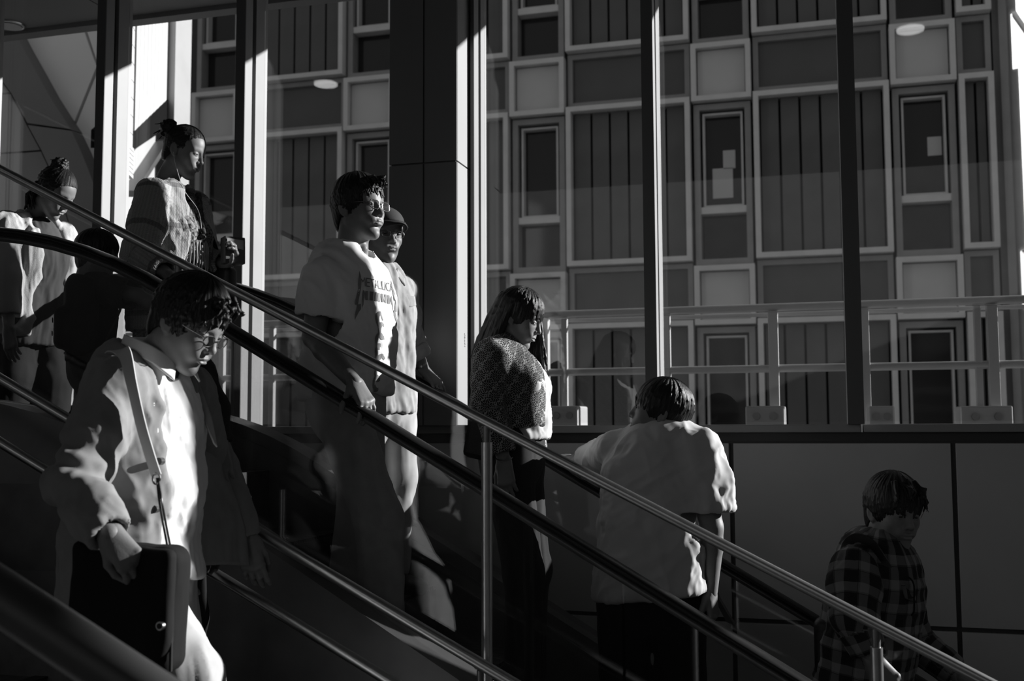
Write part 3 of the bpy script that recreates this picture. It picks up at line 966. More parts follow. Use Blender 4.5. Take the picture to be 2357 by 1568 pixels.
def hair_mesh(style, seed=1, h=.003, grav=V(0, 0, -1), w=1.0):
    """style keys: line = [(x, z)...] hairline, thick, locks, length, crown, fringe, tufts, bun, long"""
    rs = np.random.RandomState(seed)
    long_ = style.get('long', 0)
    lo = V(-.19, -.14, -.14 - long_ * 1.0) ; hi = V(.16, .14, .21)
    if long_:
        ext = grav * long_
        lo = np.minimum(lo, ext - .14); hi = np.maximum(hi, ext + .14)
        lo[2] = min(lo[2], -.14 - long_)
    V_ = Vol(lo, hi, h)
    th = style.get('thick', .014)
    top = style.get('top', th)
    lx = np.array([p[0] for p in style['line']]); lz = np.array([p[1] for p in style['line']])
    f, _, _ = ellipsoid((-.014 - style.get('back', 0), 0, .042 + (top - th) * .5), (.098 + th + style.get('back', 0) * .3, .077 * w + th * .9, .086 + (top + th) * .5))
    V_.u((f, V(-.14, -.11, -.12), V(.12, .11, .17)), .004)
    if style.get('nape', True):
        V_.u(ellipsoid((-.060, 0, -.020), (.045 + th * .5, .060 * w + th * .3, .075)), .02)
    V_.keep(lambda X, Y, Z: (np.interp(X, lx, lz) + style.get('side', 0.0) * (np.abs(Y) > .05) - Z) * .8 + 0 * Y)
    crown = unit(V(*style.get('crown', (-.35, 0, 1))))
    L = style.get('length', .06)
    for i in range(style.get('locks', 150)):
        d = unit(rs.normal(size=3) + V(0, 0, .35))
        p = scalp(d, th * .5, w)
        if p[2] < np.interp(p[0], lx, lz) + (.012 if p[0] > .02 else -.01): continue
        r0 = style.get('lock_r', .010) * (.7 + .6 * rs.rand())
        q = p.copy(); ln = L * (.6 + .7 * rs.rand())
        nst = 3
        sw = style.get('sweep', V(0, 0, 0))
        for j in range(nst):
            dirv = unit(q - V(-.014, 0, .042))
            flow = dirv - crown * .2 - crown
            flow = flow - (flow @ dirv) * dirv + grav * .25 + sw + rs.normal(size=3) * style.get('mess', .25)
            flow = unit(flow - (flow @ dirv) * dirv * .9)
            q2 = q + flow * ln / nst
            lift = th * (.55 + style.get('lift', .35) * rs.rand())
            t = unit(q2 - V(-.014, 0, .042)); base = scalp(t, 0, w)
            q2 = base + t * lift if style.get('hug', True) else q2
            ra = r0 * (1 - j / nst * .65); rb = r0 * (1 - (j + 1) / nst * .75)
            V_.u(cone(q, q2, ra, max(rb, .0016)), .0025)
            q = q2
    for (a, b, c, r) in style.get('tufts', ()):       # hand placed locks: start, middle, end
        a, b, c = (np.asarray(q_, float) for q_ in (a, b, c))
        for j in range(7):
            o1, o2, o3 = rs.normal(size=3) * .006, rs.normal(size=3) * .007, rs.normal(size=3) * .009
            rr_ = r * (.40 + .25 * rs.rand()); c2 = b + (c - b) * (.7 + .4 * rs.rand())
            V_.u(cone(a + o1, b + o2, rr_, rr_ * .8), .003); V_.u(cone(b + o2, c2 + o3, rr_ * .8, .0016), .003)
    if 'bun' in style:
        bc, br = style['bun']
        V_.u(ellipsoid(bc, (br, br * 1.05, br * .85)), .012)
        for i in range(26):
            a = rs.rand() * 6.283; t = rs.rand() * 6.283; e = .8 + .5 * rs.rand()
            ax = unit(rs.normal(size=3)); bx = unit(np.cross(ax, rs.normal(size=3))); cx_ = np.cross(ax, bx)
            pts = [np.asarray(bc) + br * .95 * (bx * math.cos(a + q_ * e) + cx_ * math.sin(a + q_ * e)) for q_ in (0, .7, 1.4)]
            V_.u(cone(pts[0], pts[1], .008, .008), .004); V_.u(cone(pts[1], pts[2], .008, .003), .004)
        for i in range(style.get('wisps', 6)):
            d = unit(rs.normal(size=3) + V(-.6, 0, -.1))
            p0 = np.asarray(bc) + d * br * .8
            V_.u(cone(p0, p0 + (d + grav * .5 + rs.normal(size=3) * .3) * .03, .004, .0018), .003)
    if long_:
        for i in range(style.get('strands', 120)):
            # start around the head, fall along gravity, resting on shoulders and back
            a = rs.uniform(*style.get('fall', (-2.6, 2.6)))
            d0 = V(-math.cos(a), math.sin(a), rs.uniform(.0, .5))
            q = scalp(d0, th * .6, w)
            ln = long_ * (.8 + .25 * rs.rand())
            r0 = style.get('strand_r', .008) * (.6 + .7 * rs.rand())
            n_ = 7
            back = style.get('back_dir', V(-.15, 0, 0))
            for j in range(n_):
                out = V(-math.cos(a), math.sin(a), 0) * (.10 if j < 3 else .0)
                q2 = q + (grav + out * .6 + back * (1 if math.cos(a) > 0 else -.2) + rs.normal(size=3) * .05) * ln / n_
                V_.u(cone(q, q2, r0 * (1 - .06 * j), r0 * (1 - .06 * (j + 1)) if j < n_ - 1 else .003), .006)
                q = q2
    v, fc = V_.mesh()
    n = normals(v, fc)
    # fine combed relief
    d = v - V(-.014, 0, .042)
    az = np.arctan2(d[:, 1] , d[:, 0]) ; 
    v = v + n * (noise3(np.stack([az * 16, d[:, 2] * 12, d[:, 0] * 6], 1), seed) * style.get('grain', .0022))[:, None]
    return v, fc

SHORT = dict(line=[(-.2, -.085), (-.075, -.075), (-.045, -.030), (-.030, .012), (.012, .012), (.028, -.012), (.045, .022), (.062, .050), (.085, .074), (.2, .095)], thick=.013, top=.024, locks=900, length=.055, lock_r=.0050, mess=.42)

# ---- hands (local: x from wrist to fingers, y towards the thumb, z out of the back of the hand)
def hand_mesh(curl=(.3, .35, .35), thumb=(.5, .3), spread=.05, mirror=False, sc=1.0, h=.0024):
    V_ = Vol((-.06, -.065, -.11), (.22, .095, .05), h)
    by = (.027, .009, -.009, -.026); bx = (.088, .092, .088, .080); ln = (.070, .077, .072, .056); rr = (.0088, .0090, .0086, .0075)
    V_.u(cone((-.06, 0, 0), (.0, 0, 0), .027, .024, V(0, 0, 1), 1.35), .01)
    for i in range(4):
        V_.u(cone((.0, by[i] * .55, 0), (bx[i], by[i], 0), .0165, .0115), .016)
        a = 0; p = V(bx[i], by[i], 0)
        c_ = curl if not hasattr(curl[0], '__len__') else curl[i]
        for j in range(3):
            a += c_[j]
            l = ln[i] * (.46, .30, .24)[j]
            sp = spread * (1.5 - i)
            d = V(math.cos(a) * math.cos(sp), math.sin(sp), -math.sin(a))
            q = p + d * l
            V_.u(cone(p, q, rr[i] * (1.04, .95, .9)[j], rr[i] * (.95, .9, .78)[j]), .005)
            p = q
        V_.u(ball((bx[i], by[i], .004), rr[i] * .95), .008)
    t0, t1 = thumb
    p = V(.018, .024, -.008)
    d = unit(V(math.cos(t0), math.sin(t0), -.25)); q = p + d * .045
    V_.u(cone((.005, .010, -.006), p, .016, .015), .012)
    V_.u(cone(p, q, .0140, .0112), .010)
    d = unit(V(math.cos(t0 - t1), math.sin(t0 - t1), -.35)); p2 = q + d * .030
    V_.u(cone(q, p2, .0108, .0096), .005)
    d = unit(V(math.cos(t0 - t1 * 1.8), math.sin(t0 - t1 * 1.8), -.40)); p3 = p2 + d * .024
    V_.u(cone(p2, p3, .0096, .0075), .004)
    v, f = V_.mesh()
    v = relax(v, f, 1, .3) * sc
    if mirror:
        v = v * V(1, -1, 1); f = f[:, ::-1]
    return v, f

def place(vf, R, o, sc=1.0):
    v, f = vf
    return (v * sc) @ np.asarray(R).T + np.asarray(o), f

def hand_frame(d, back):
    """d: wrist to knuckles, back: out of the back of the hand"""
    x = unit(d); z = unit(np.asarray(back) - (np.asarray(back) @ x) * x); y = np.cross(z, x)
    return np.stack([x, y, z], 1)

class Person:
    """joints are world points; garments and skin are grown around them"""
    def __init__(s, base, label, group=None):
        s.root = empty('person', base)
        tag(s.root, label, 'person', group)
        s.base = np.asarray(base, float)
        s.skin = []
    def head(s, o, R, sc=1.0, sex='m', skin=None, brow=1.0, **kw):
        s.ho, s.hR, s.hs = np.asarray(o, float), R, sc
        s.skin.append(place(head_mesh(sex, **kw), R, o, sc))
        s.hl = lambda p: s.ho + s.hs * (s.hR @ np.asarray(p, float))
        s.brow = brow
    def hair(s, style, seed=1, mt=None, w=1.0, h=.0027):
        g = s.hR.T @ V(0, 0, -1)
        v, f = hair_mesh(style, seed, h, g, w)
        c = unit(V(*style.get('crown', (-.35, 0, 1))))
        d = v - V(-.014, 0, .042)
        e1 = unit(np.cross(c, V(.1, 1, .2))); e2 = np.cross(c, e1)
        az = np.arctan2(d @ e2, d @ e1)
        rad = np.hypot(d @ e1, d @ e2)
        pat = np.stack([np.cos(az) * 26, np.sin(az) * 26, (np.arctan2(rad, d @ c) * .1 + rad * .5) * 14], 1)
        v, f = place((v, f), s.hR, s.ho, s.hs)
        me = mesh_from(v, f, True)
        a = me.attributes.new('pat', 'FLOAT_VECTOR', 'POINT')
        a.data.foreach_set('vector', pat.astype(np.float32).ravel())
        return obj('hair', me, mt or HAIR, s.root)
    def limb(s, pts, rad, h=.005, flat=None):
        """continuous skin limb through pts"""
        pts = [np.asarray(p, float) for p in pts]
        m = max(rad) + .02
        V_ = Vol(np.min(pts, 0) - m, np.max(pts, 0) + m, h)
        for i in range(len(pts) - 1): V_.u(cone(pts[i], pts[i + 1], rad[i], rad[i + 1]), .012)
        s.skin.append(V_.mesh())
    def arm(s, sh, el, wr, k=1.0, h=.005):
        sh, el, wr = (np.asarray(p, float) for p in (sh, el, wr))
        m1 = el + (wr - el) * .28
        m0 = sh + (el - sh) * .45
        s.limb([sh, m0, el, m1, wr], [.052 * k, .047 * k, .039 * k, .041 * k, .026 * k], h)
    def hand(s, wr, d, back, mirror=False, sc=1.0, **kw):
        s.skin.append(place(hand_mesh(mirror=mirror, **kw), hand_frame(d, back), wr, sc))
    def trunk(s, neck, chest, pelvis, hips, knees, ankles, k=1.0, fwd=V(1, 0, 0)):
        """plain trunk and legs under the clothes"""
        pts = [neck, chest, pelvis] + list(hips) + list(knees) + list(ankles)
        V_ = Vol(np.min(pts, 0) - .2, np.max(pts, 0) + .2, .014)
        V_.u(cone(neck, chest, .055 * k, .12 * k, fwd, 1.3), .03); V_.u(cone(chest, pelvis, .13 * k, .125 * k, fwd, 1.35), .03)
        for i in range(len(hips)):
            V_.u(cone(hips[i], knees[i], .068 * k, .048 * k), .03); V_.u(cone(knees[i], ankles[i], .046 * k, .032 * k), .02)
            foot = np.asarray(ankles[i]) + fwd * .14 + V(0, 0, -.055)
            V_.u(cone(np.asarray(ankles[i]) + V(0, 0, -.04), foot, .034, .026), .02)
        s.skin.append(V_.mesh())
    def finish(s, skin=None):
        v, f = join(s.skin)
        b = obj('body', mesh_from(v, f, True), skin or SK, s.root)
        face_features(s.root, s.hR, s.ho, s.hs, s.brow)
        return b
    def garment(s, name, V_, mt, fold=None, rlx=1, pat=None):
        """mesh a cloth volume; fold = list of (direction, amp, L, w, seed)"""
        v, f = V_.mesh()
        v = relax(v, f, rlx, .4)
        for fd in (fold or ()):
            v = folds(v, normals(v, f), *fd)
        me = mesh_from(v, f, True)
        if pat is not None:
            a = me.attributes.new('pat', 'FLOAT_VECTOR', 'POINT')
            a.data.foreach_set('vector', pat(v).astype(np.float32).ravel())
        return obj(name, me, mt, s.root)
    def glasses(s, shape='rect', lens_w=.024, lens_h=.0165, r=.0016, dz=.006, mt=None, fx=.104):
        T = s.hl
        g = None
        for sgn in (1, -1):
            n = 24; pts = []
            for i in range(n + 1):
                a = 2 * math.pi * i / n
                e = .5 if shape == 'rect' else .9
                cx_, cz_ = math.copysign(abs(math.cos(a)) ** e, math.cos(a)), math.copysign(abs(math.sin(a)) ** e, math.sin(a))
                y = sgn * .0335 + lens_w * cx_
                pts.append((fx - .20 * max(abs(y) - .02, 0) ** 1.0 * .6, y, dz + lens_h * cz_))
            m = MB().tube([T(p) for p in pts], r * s.hs, 8, cap=False)
            ln = MB().prism([T(V(*p)) for p in pts[:-1]], s.hR @ V(.0008, 0, 0))
            if g is None:
                g = m.build('glasses', mt or RIM, s.root, smooth=True)
            else:
                m.build('rim', mt or RIM, g, smooth=True).location = (0, 0, 0)
            lo_ = ln.build('lens', LENS, g); lo_.location = (0, 0, 0)
            ye = sgn * (.0335 + lens_w)
            tp = MB().tube([T(p) for p in ((fx - .006, ye, dz + .008), (.05, sgn * .0775, dz + .010), (-.010, sgn * .0845, dz + .012), (-.03, sgn * .083, dz - .004))], r * .8 * s.hs, 8)
            tp.build('temple_arm', mt or RIM, g, smooth=True).location = (0, 0, 0)
        br = MB().tube([T(p) for p in ((fx, .0335 - lens_w, dz + .003), (fx + .004, 0, dz + .006), (fx, -.0335 + lens_w, dz + .003))], r * s.hs, 8)
        br.build('bridge', mt or RIM, g, smooth=True).location = (0, 0, 0)
        return g
# ---------------------------------------------------------------- clothes
def cloth(name, g, rough=.85, weave=900, strength=.12, noise=None):
    m = mat(name, g, rough, spec=.2, noise=noise, bump=(weave, strength))
    return m

def pat_mat(name, kind, lo, hi, scale):
    """patterned cloth driven by the cloth coordinates stored in the attribute 'pat' (metres around, metres along)"""
    m = bpy.data.materials.new(name); m.use_nodes = True
    nt = m.node_tree; b = nt.nodes['Principled BSDF']
    b.inputs['Roughness'].default_value = .85; b.inputs['Specular IOR Level'].default_value = .2
    at = nt.nodes.new('ShaderNodeAttribute'); at.attribute_name = 'pat'
    L = nt.links.new
    def math_(op, a, b_=None, c=None):
        n = nt.nodes.new('ShaderNodeMath'); n.operation = op
        for i, x in enumerate((a, b_, c)):
            if x is None: continue
            if isinstance(x, (int, float)): n.inputs[i].default_value = x
            else: L(x, n.inputs[i])
        return n.outputs[0]
    sep = nt.nodes.new('ShaderNodeSeparateXYZ'); L(at.outputs['Vector'], sep.inputs[0])
    u, v = sep.outputs[0], sep.outputs[1]
    def band(x, period, duty):
        fr = math_('FRACT', math_('DIVIDE', x, period))
        return math_('LESS_THAN', fr, duty)
    if kind == 'plaid':
        a = math_('ADD', math_('MULTIPLY', band(u, scale, .45), .5), math_('MULTIPLY', band(v, scale, .45), .5))
        c = math_('ADD', math_('MULTIPLY', band(math_('ADD', u, scale * .62), scale, .10), .35), math_('MULTIPLY', band(math_('ADD', v, scale * .62), scale, .10), .35))
        fac = math_('SUBTRACT', a, c)
    elif kind == 'damask':
        # lattice of ogee medallions: product of sines with inner rings
        uu = math_('MULTIPLY', u, 2 * math.pi / scale); vv = math_('MULTIPLY', v, 2 * math.pi / (scale * 1.35))
        p = math_('ADD', math_('COSINE', uu), math_('COSINE', vv))
        q = math_('SINE', math_('MULTIPLY', p, 5.2))
        r = math_('MULTIPLY', math_('SINE', math_('MULTIPLY', uu, 3.0)), math_('SINE', math_('MULTIPLY', vv, 4.0)))
        w = math_('SINE', math_('ADD', math_('MULTIPLY', uu, 6.0), math_('MULTIPLY', math_('COSINE', math_('MULTIPLY', vv, 5.0)), 1.6)))
        fac = math_('LESS_THAN', math_('ABSOLUTE', math_('ADD', math_('ADD', q, math_('MULTIPLY', r, .9)), math_('MULTIPLY', w, .35))), .52)
    elif kind == 'floral':
        vo = nt.nodes.new('ShaderNodeTexNoise'); vo.inputs['Scale'].default_value = 1 / scale; vo.inputs['Detail'].default_value = 3; vo.inputs['Distortion'].default_value = 1.6
        L(at.outputs['Vector'], vo.inputs['Vector'])
        fac = math_('MULTIPLY', math_('SUBTRACT', vo.outputs['Fac'], .38), 3.2)
    elif kind == 'knit':
        w1 = math_('SINE', math_('MULTIPLY', math_('ADD', v, math_('MULTIPLY', math_('PINGPONG', u, scale), .8)), 2 * math.pi / scale * 2.2))
        w2 = math_('SINE', math_('MULTIPLY', u, 2 * math.pi / scale))
        fac = math_('ADD', math_('ADD', math_('MULTIPLY', w1, .25), math_('MULTIPLY', w2, .10)), .62)
        bp = nt.nodes.new('ShaderNodeBump'); bp.inputs['Strength'].default_value = .8; bp.inputs['Distance'].default_value = .006
        L(fac, bp.inputs['Height']); L(bp.outputs['Normal'], b.inputs['Normal'])
        bands = math_('MULTIPLY', band(math_('ADD', v, .02), .19, .12), .55)
        fac = math_('SUBTRACT', fac, bands)
    elif kind == 'stripe':
        fac = band(u, scale, .8)
    mr = nt.nodes.new('ShaderNodeMapRange'); mr.inputs['To Min'].default_value = lo; mr.inputs['To Max'].default_value = hi
    L(fac, mr.inputs['Value']); L(mr.outputs['Result'], b.inputs['Base Color'])
    return m

def pat_fn(bones):
    """cloth coordinates from bones (start, end, radius, reference direction)"""
    bones = [tuple(np.asarray(x, float) if i != 2 else x for i, x in enumerate(b)) for b in bones]
    def fn(v):
        best = np.full(len(v), 1e9); out = np.zeros((len(v), 3))
        for k, (a, b, r, ref) in enumerate(bones):
            ba = b - a; L = np.linalg.norm(ba); d = ba / L
            t = (v - a) @ d
            tc = np.clip(t, 0, L)
            q = v - a - tc[:, None] * d
            dist = np.linalg.norm(q, axis=1) / r
            e1 = unit(ref - (ref @ d) * d); e2 = np.cross(d, e1)
            ang = np.arctan2(q @ e2, q @ e1)
            m = dist < best
            best[m] = dist[m]
            out[m, 0] = ang[m] * r; out[m, 1] = t[m]; out[m, 2] = k * .37
        return out
    return fn

def vol_for(pts, m, h):
    pts = np.asarray(pts, float)
    return Vol(pts.min(0) - m, pts.max(0) + m, h)

def torso(V_, st, fwd, k=.03, p=2.7):
    """st: list of (centre, half width, half depth) from the neck down"""
    for (a, wa, da), (b, wb, db) in zip(st[:-1], st[1:]):
        V_.u(cone(a, b, wa, wb, fwd, wa / da, wb / db, p), k)

def sleeve(V_, pts, rad, k=.025, cut=True, hollow=.010):
    pts = [np.asarray(p, float) for p in pts]
    for i in range(len(pts) - 1): V_.u(cone(pts[i], pts[i + 1], rad[i], rad[i + 1]), k)
    if cut:
        d = unit(pts[-1] - pts[-2])
        V_.sub(halfball(pts[-1], d, rad[-1] * 1.5), .003)
        V_.sub(cone(pts[-1] - d * .03, pts[-1] + d * .05, rad[-1] - hollow, rad[-1] - hollow), .003)

def hem_cut(V_, c, d, rad): V_.sub(halfball(c, d, rad), .004)

def trousers(V_, hipc, hips, knees, ankles, r=(.145, .092, .070, .062), fwd=V(1, 0, 0), dep=.8):
    V_.u(cone(hipc + V(0, 0, .08), hipc - V(0, 0, .04), r[0], r[0], fwd, 1 / dep), .03)
    for i in range(len(hips)):
        V_.u(cone(hips[i], knees[i], r[1], r[2]), .04); V_.u(cone(knees[i], ankles[i], r[2], r[3]), .03)
        hem_cut(V_, np.asarray(ankles[i]) - V(0, 0, .02), unit(np.asarray(ankles[i]) - knees[i]), .12)

def shoe(p, ank, fwd, mt):
    a = np.asarray(ank, float)
    V_ = vol_for([a + V(-.1, -.1, -.12), a + fwd * .22 + V(0, 0, .03)], .05, .007)
    V_.u(cone(a + V(0, 0, -.03) - fwd * .02, a + fwd * .06 + V(0, 0, -.055), .042, .040), .02)
    V_.u(cone(a + fwd * .06 + V(0, 0, -.055), a + fwd * .17 + V(0, 0, -.062), .042, .036), .02)
    V_.keep(lambda X, Y, Z: (a[2] - .095) - Z)
    v, f = V_.mesh()
    return obj('shoe', mesh_from(v, f, True), mt, p.root)

def ribbon(pts, w, n_dirs, th=.003):
    """flat band through pts, width w along n_dirs"""
    m = MB(); L = []
    pts = [np.asarray(q, float) for q in pts]
    wd = n_dirs if hasattr(n_dirs[0], '__len__') else [n_dirs] * len(pts)
    ww = w if hasattr(w, '__len__') else [w] * len(pts)
    for i, q in enumerate(pts):
        t = unit(pts[min(i + 1, len(pts) - 1)] - pts[max(i - 1, 0)])
        a = np.asarray(wd[i], float); a = unit(a - (a @ t) * t); n = np.cross(t, a)
        L.append([q + a * ww[i] / 2 + n * th / 2, q - a * ww[i] / 2 + n * th / 2, q - a * ww[i] / 2 - n * th / 2, q + a * ww[i] / 2 - n * th / 2])
    v = [x for r in L for x in r]; f = []
    for i in range(len(pts) - 1):
        for k in range(4): f.append((i * 4 + k, i * 4 + (k + 1) % 4, i * 4 + 4 + (k + 1) % 4, i * 4 + 4 + k))
    f.append((3, 2, 1, 0)); e = 4 * (len(pts) - 1); f.append((e, e + 1, e + 2, e + 3))
    m.add(v, f)
    return m

def spline(pts, n=8):
    """Catmull-Rom through pts"""
    p = [np.asarray(q, float) for q in pts]
    p = [2 * p[0] - p[1]] + p + [2 * p[-1] - p[-2]]
    out = []
    for i in range(1, len(p) - 2):
        for t in np.linspace(0, 1, n, endpoint=False):
            a, b, c, d = p[i - 1], p[i], p[i + 1], p[i + 2]
            out.append(.5 * (2 * b + (c - a) * t + (2 * a - 5 * b + 4 * c - d) * t * t + (3 * b - a - 3 * c + d) * t ** 3))
    out.append(p[-2])
    return out

def sheet(rows, nu=24, nv=40, th=.006, fold=None):
    """thick cloth sheet through a grid of control points (rows of equal length)"""
    R_ = [spline(r, max(2, nu // (len(r) - 1))) for r in rows]
    cols = list(zip(*R_))
    C_ = [spline(list(c), max(2, nv // (len(rows) - 1))) for c in cols]
    G = np.array(C_)                                  # u, v, 3
    nu_, nv_ = G.shape[:2]
    v = G.reshape(-1, 3)
    f = np.array([(i * nv_ + j, (i + 1) * nv_ + j, (i + 1) * nv_ + j + 1, i * nv_ + j + 1) for i in range(nu_ - 1) for j in range(nv_ - 1)])
    n = normals(v, f)
    for fd in (fold or ()):
        v = folds(v, n, *fd)
    n = normals(v, f)
    N = len(v)
    vv = np.concatenate([v + n * th / 2, v - n * th / 2])
    rim = []
    for i in range(nu_ - 1):
        for j in (0, nv_ - 1):
            a, b = i * nv_ + j, (i + 1) * nv_ + j
            rim.append((a, b, b + N, a + N) if j else (b, a, a + N, b + N))
    for j in range(nv_ - 1):
        for i in (0, nu_ - 1):
            a, b = i * nv_ + j, i * nv_ + j + 1
            rim.append((b, a, a + N, b + N) if i else (a, b, b + N, a + N))
    return vv, np.concatenate([f, f[:, ::-1] + N, np.array(rim)])

def step_top(x):
    k = math.floor((x - (XT - .2)) / TR)
    if k < 0: return LAND_Z
    return min(step_z(XT - .2 + k * TR + TR * .5), LAND_Z - .001)

def legs(p, pelvis, fwd, foot_z, half=.085, stride=(.0, .0), k=1.0):
    """hips, knees and ankles standing on foot_z (a pair), stride moves each foot forward"""
    left = np.cross(V(0, 0, 1), fwd)
    hips, knees, ank = [], [], []
    for i, s in enumerate((1, -1)):
        h = pelvis + left * s * half + V(0, 0, -.05)
        a = V(h[0], h[1], 0) + fwd * stride[i]; a[2] = foot_z[i] + .095
        kn = (h + a) / 2 + fwd * (.03 + .25 * abs(stride[i])) + V(0, 0, .02)
        hips.append(h); knees.append(kn); ank.append(a)
    return hips, knees, ank
# ---------------------------------------------------------------- wardrobe
C_ = dict(
    tee=cloth('white_cotton', .84), tee2=cloth('white_cotton_soft', .62), chambray=cloth('chambray_shirt', .38, noise=(30, .12)),
    linen=cloth('pale_linen', .27, noise=(25, .08)), shirt=cloth('white_shirt_cotton', .85), chino=cloth('pale_chino', .50, noise=(20, .08)),
    khaki=cloth('khaki_trouser', .48, noise=(20, .08)), black=cloth('black_cotton', .012), dark=cloth('charcoal_cloth', .035), denim=cloth('dark_denim', .05, noise=(40, .2)),
    cardi=cloth('pale_cardigan', .55, weave=300, strength=.5), grey=cloth('grey_blouse', .07), cap=cloth('cap_cloth', .06),
    leather=mat('black_leather', .014, .42, bump=(120, .3)), webbing=cloth('grey_webbing', .62), shoe=mat('dark_shoe', .03, .4),
    knit=pat_mat('cable_knit', 'knit', .20, .66, .013), floral=pat_mat('dark_printed_dress', 'floral', .02, .40, .022),
    damask=pat_mat('damask_jacket', 'damask', .03, .34, .056), plaid=pat_mat('plaid_flannel', 'plaid', .025, .26, .075),
    print=mat('shirt_print_ink', .24, .8),
    button=mat('dark_button', .06, .35), snap=mat('metal_snap', .4, .3, 1.0), cord=mat('white_cord', .6, .6), carton=mat('printed_carton', .10, .6),
)
UP = V(0, 0, 1)

# ================================================================ man in the white printed T-shirt, right hand on the near handrail
def man_tshirt():
    Y = 3.69
    fwd = yaw_dir(8); left = np.cross(UP, fwd)
    nk = P(797, 592, Y); pv = P(798, 868, Y)
    pv[0] = nk[0] + .0
    p = Person((nk[0], Y, step_top(nk[0])), 'man with glasses in a white printed T-shirt resting a hand on the handrail')
    p.head(P(828, 486, Y), head_frame(17, 2), .955, 'm')
    p.hair(dict(SHORT, top=.030, thick=.016, tufts=[((.07, -.02, .115), (.10, -.03, .108), (.118, -.035, .088), .011), ((.075, .01, .118), (.106, .005, .110), (.124, .0, .092), .011), ((.07, .035, .110), (.098, .035, .104), (.112, .03, .082), .010), ((.06, -.045, .100), (.085, -.05, .085), (.092, -.055, .062), .009)]), 4)
    p.glasses(dz=.006)
    shR = P(742, 640, Y - .155); shL = nk + left * .130 - UP * .080
    elR = P(722, 775, YB + .16); wrR = P(818, 884, YB + .03)
    elL = shL + V(-.03, .03, -.27); wrL = P(838, 866, Y + .10)
    p.arm(shR, elR, wrR); p.arm(shL, elL, wrL)
    hd = P(846, 932, YB) - wrR
    p.hand(wrR, hd, V(.45, -.35, .8), mirror=True, curl=((.35, .45, .5), (.5, .55, .5), (.6, .6, .5), (.6, .6, .5)), thumb=(.85, .2), spread=.13, sc=.98)
    p.hand(wrL, V(.5, .1, -.6), V(.5, .6, .4), mirror=False, curl=(.6, .7, .5))
    fz = step_top(pv[0])
    hips, kn, an = legs(p, pv, fwd, (fz, step_top(pv[0] + .3)), stride=(-.04, .22))
    p.trunk(nk - UP * .02, nk - UP * .22, pv, hips, kn, an, .9, fwd)
    p.finish()
    # T-shirt
    V_ = vol_for([nk, pv, shR, shL, elR, elL], .24, .0058)
    ch = nk + (pv - nk) * .36 + fwd * .012; be = nk + (pv - nk) * .72 + fwd * .02; hm = pv - UP * .02 + fwd * .01
    torso(V_, [(nk - UP * .035 - fwd * .012, .085, .065), (nk - UP * .085, .150, .092), (ch, .168, .116), (be, .162, .120), (hm, .176, .126)], fwd, p=4.6)
    for sh in (shL, shR): V_.u(cone(nk - UP * .02 - fwd * .012, sh, .048, .056), .03)
    mR = shR + (elR - shR) * .66; mL = shL + (elL - shL) * .66
    sleeve(V_, [shR, (shR + mR) / 2, mR], [.064, .072, .074]); sleeve(V_, [shL, mL], [.052, .058])
    hem_cut(V_, hm - UP * .05, -UP + fwd * .1, .30)
    V_.sub(cone(p.hl((-.03, 0, -.09)), p.hl((-.045, 0, -.2)) + fwd * .012, .072, .074), .006)
    tee = p.garment('tshirt', V_, C_['tee'], [(unit(V(.35, 0, -1)), .009, .30, .075, 3), (unit(V(.8, 0, -.6)), .0065, .18, .05, 9)])
    # collar rib
    cpts = []
    for a in np.linspace(0, 2 * math.pi, 28):
        q = nk + (fwd * math.cos(a) * .078 + left * math.sin(a) * .082) + UP * (.012 - .042 * math.cos(a)) - fwd * .002
        cpts.append(q)
    MB().tube(cpts, .0125, 8, cap=False).build('collar', C_['tee'], p.root, smooth=True)
    # print on the chest: lettering and a vertical ornament, wrapped on the cloth
    from mathutils.bvhtree import BVHTree
    me = tee.data
    bv = BVHTree.FromPolygons([v.co[:] for v in me.vertices], [pl.vertices[:] for pl in me.polygons])
    def wrap(mesh, origin, name, axu=None):
        bm = bmesh.new(); bm.from_mesh(mesh)
        bmesh.ops.triangulate(bm, faces=bm.faces)
        for _ in range(2): bmesh.ops.subdivide_edges(bm, edges=[e for e in bm.edges if e.calc_length() > .008], cuts=1)
        au = axu if axu is not None else -left
        au = -left if axu is None else axu
        for v in bm.verts:
            s0 = origin + (left * v.co.x) + UP * v.co.y + fwd * .4
            hit = bv.ray_cast(Vector(s0), Vector(-fwd), 1.0)
            if hit[0] is not None: v.co = hit[0] + Vector(hit[1]) * .0016
            else: v.co = Vector(s0 - fwd * .3)
        m2 = bpy.data.meshes.new('print'); bm.to_mesh(m2); bm.free()
        return obj(name, m2, C_['print'], tee)
    ctr = nk - UP * .112
    wrap(text_mesh('METALLICA', .047, 0, .95), ctr, 'print_lettering')
    # spiked outline below the lettering and ornamental curls
    def flat(polys):
        m = MB()
        for poly in polys: m.add([(x, y, 0) for x, y in poly], [tuple(range(len(poly)))])
        return m.mesh()
    spikes = []
    for sgn in (1, -1):
        spikes.append([(sgn * .108, .040), (sgn * .140, -.085), (sgn * .128, -.085), (sgn * .104, .000)])
        spikes.append([(sgn * .100, -.028), (sgn * .112, -.095), (sgn * .088, -.040)])
        spikes.append([(sgn * .132, -.085), (sgn * .148, -.140), (sgn * .118, -.100), (sgn * .116, -.080)])
    for i in range(7): spikes.append([(-.085 + i * .024, -.030), (-.069 + i * .024, -.030), (-.072 + i * .024, -.062), (-.088 + i * .024, -.062)])
    wrap(flat(spikes), ctr, 'print_spikes')
    curls = []
    rs = np.random.RandomState(2)
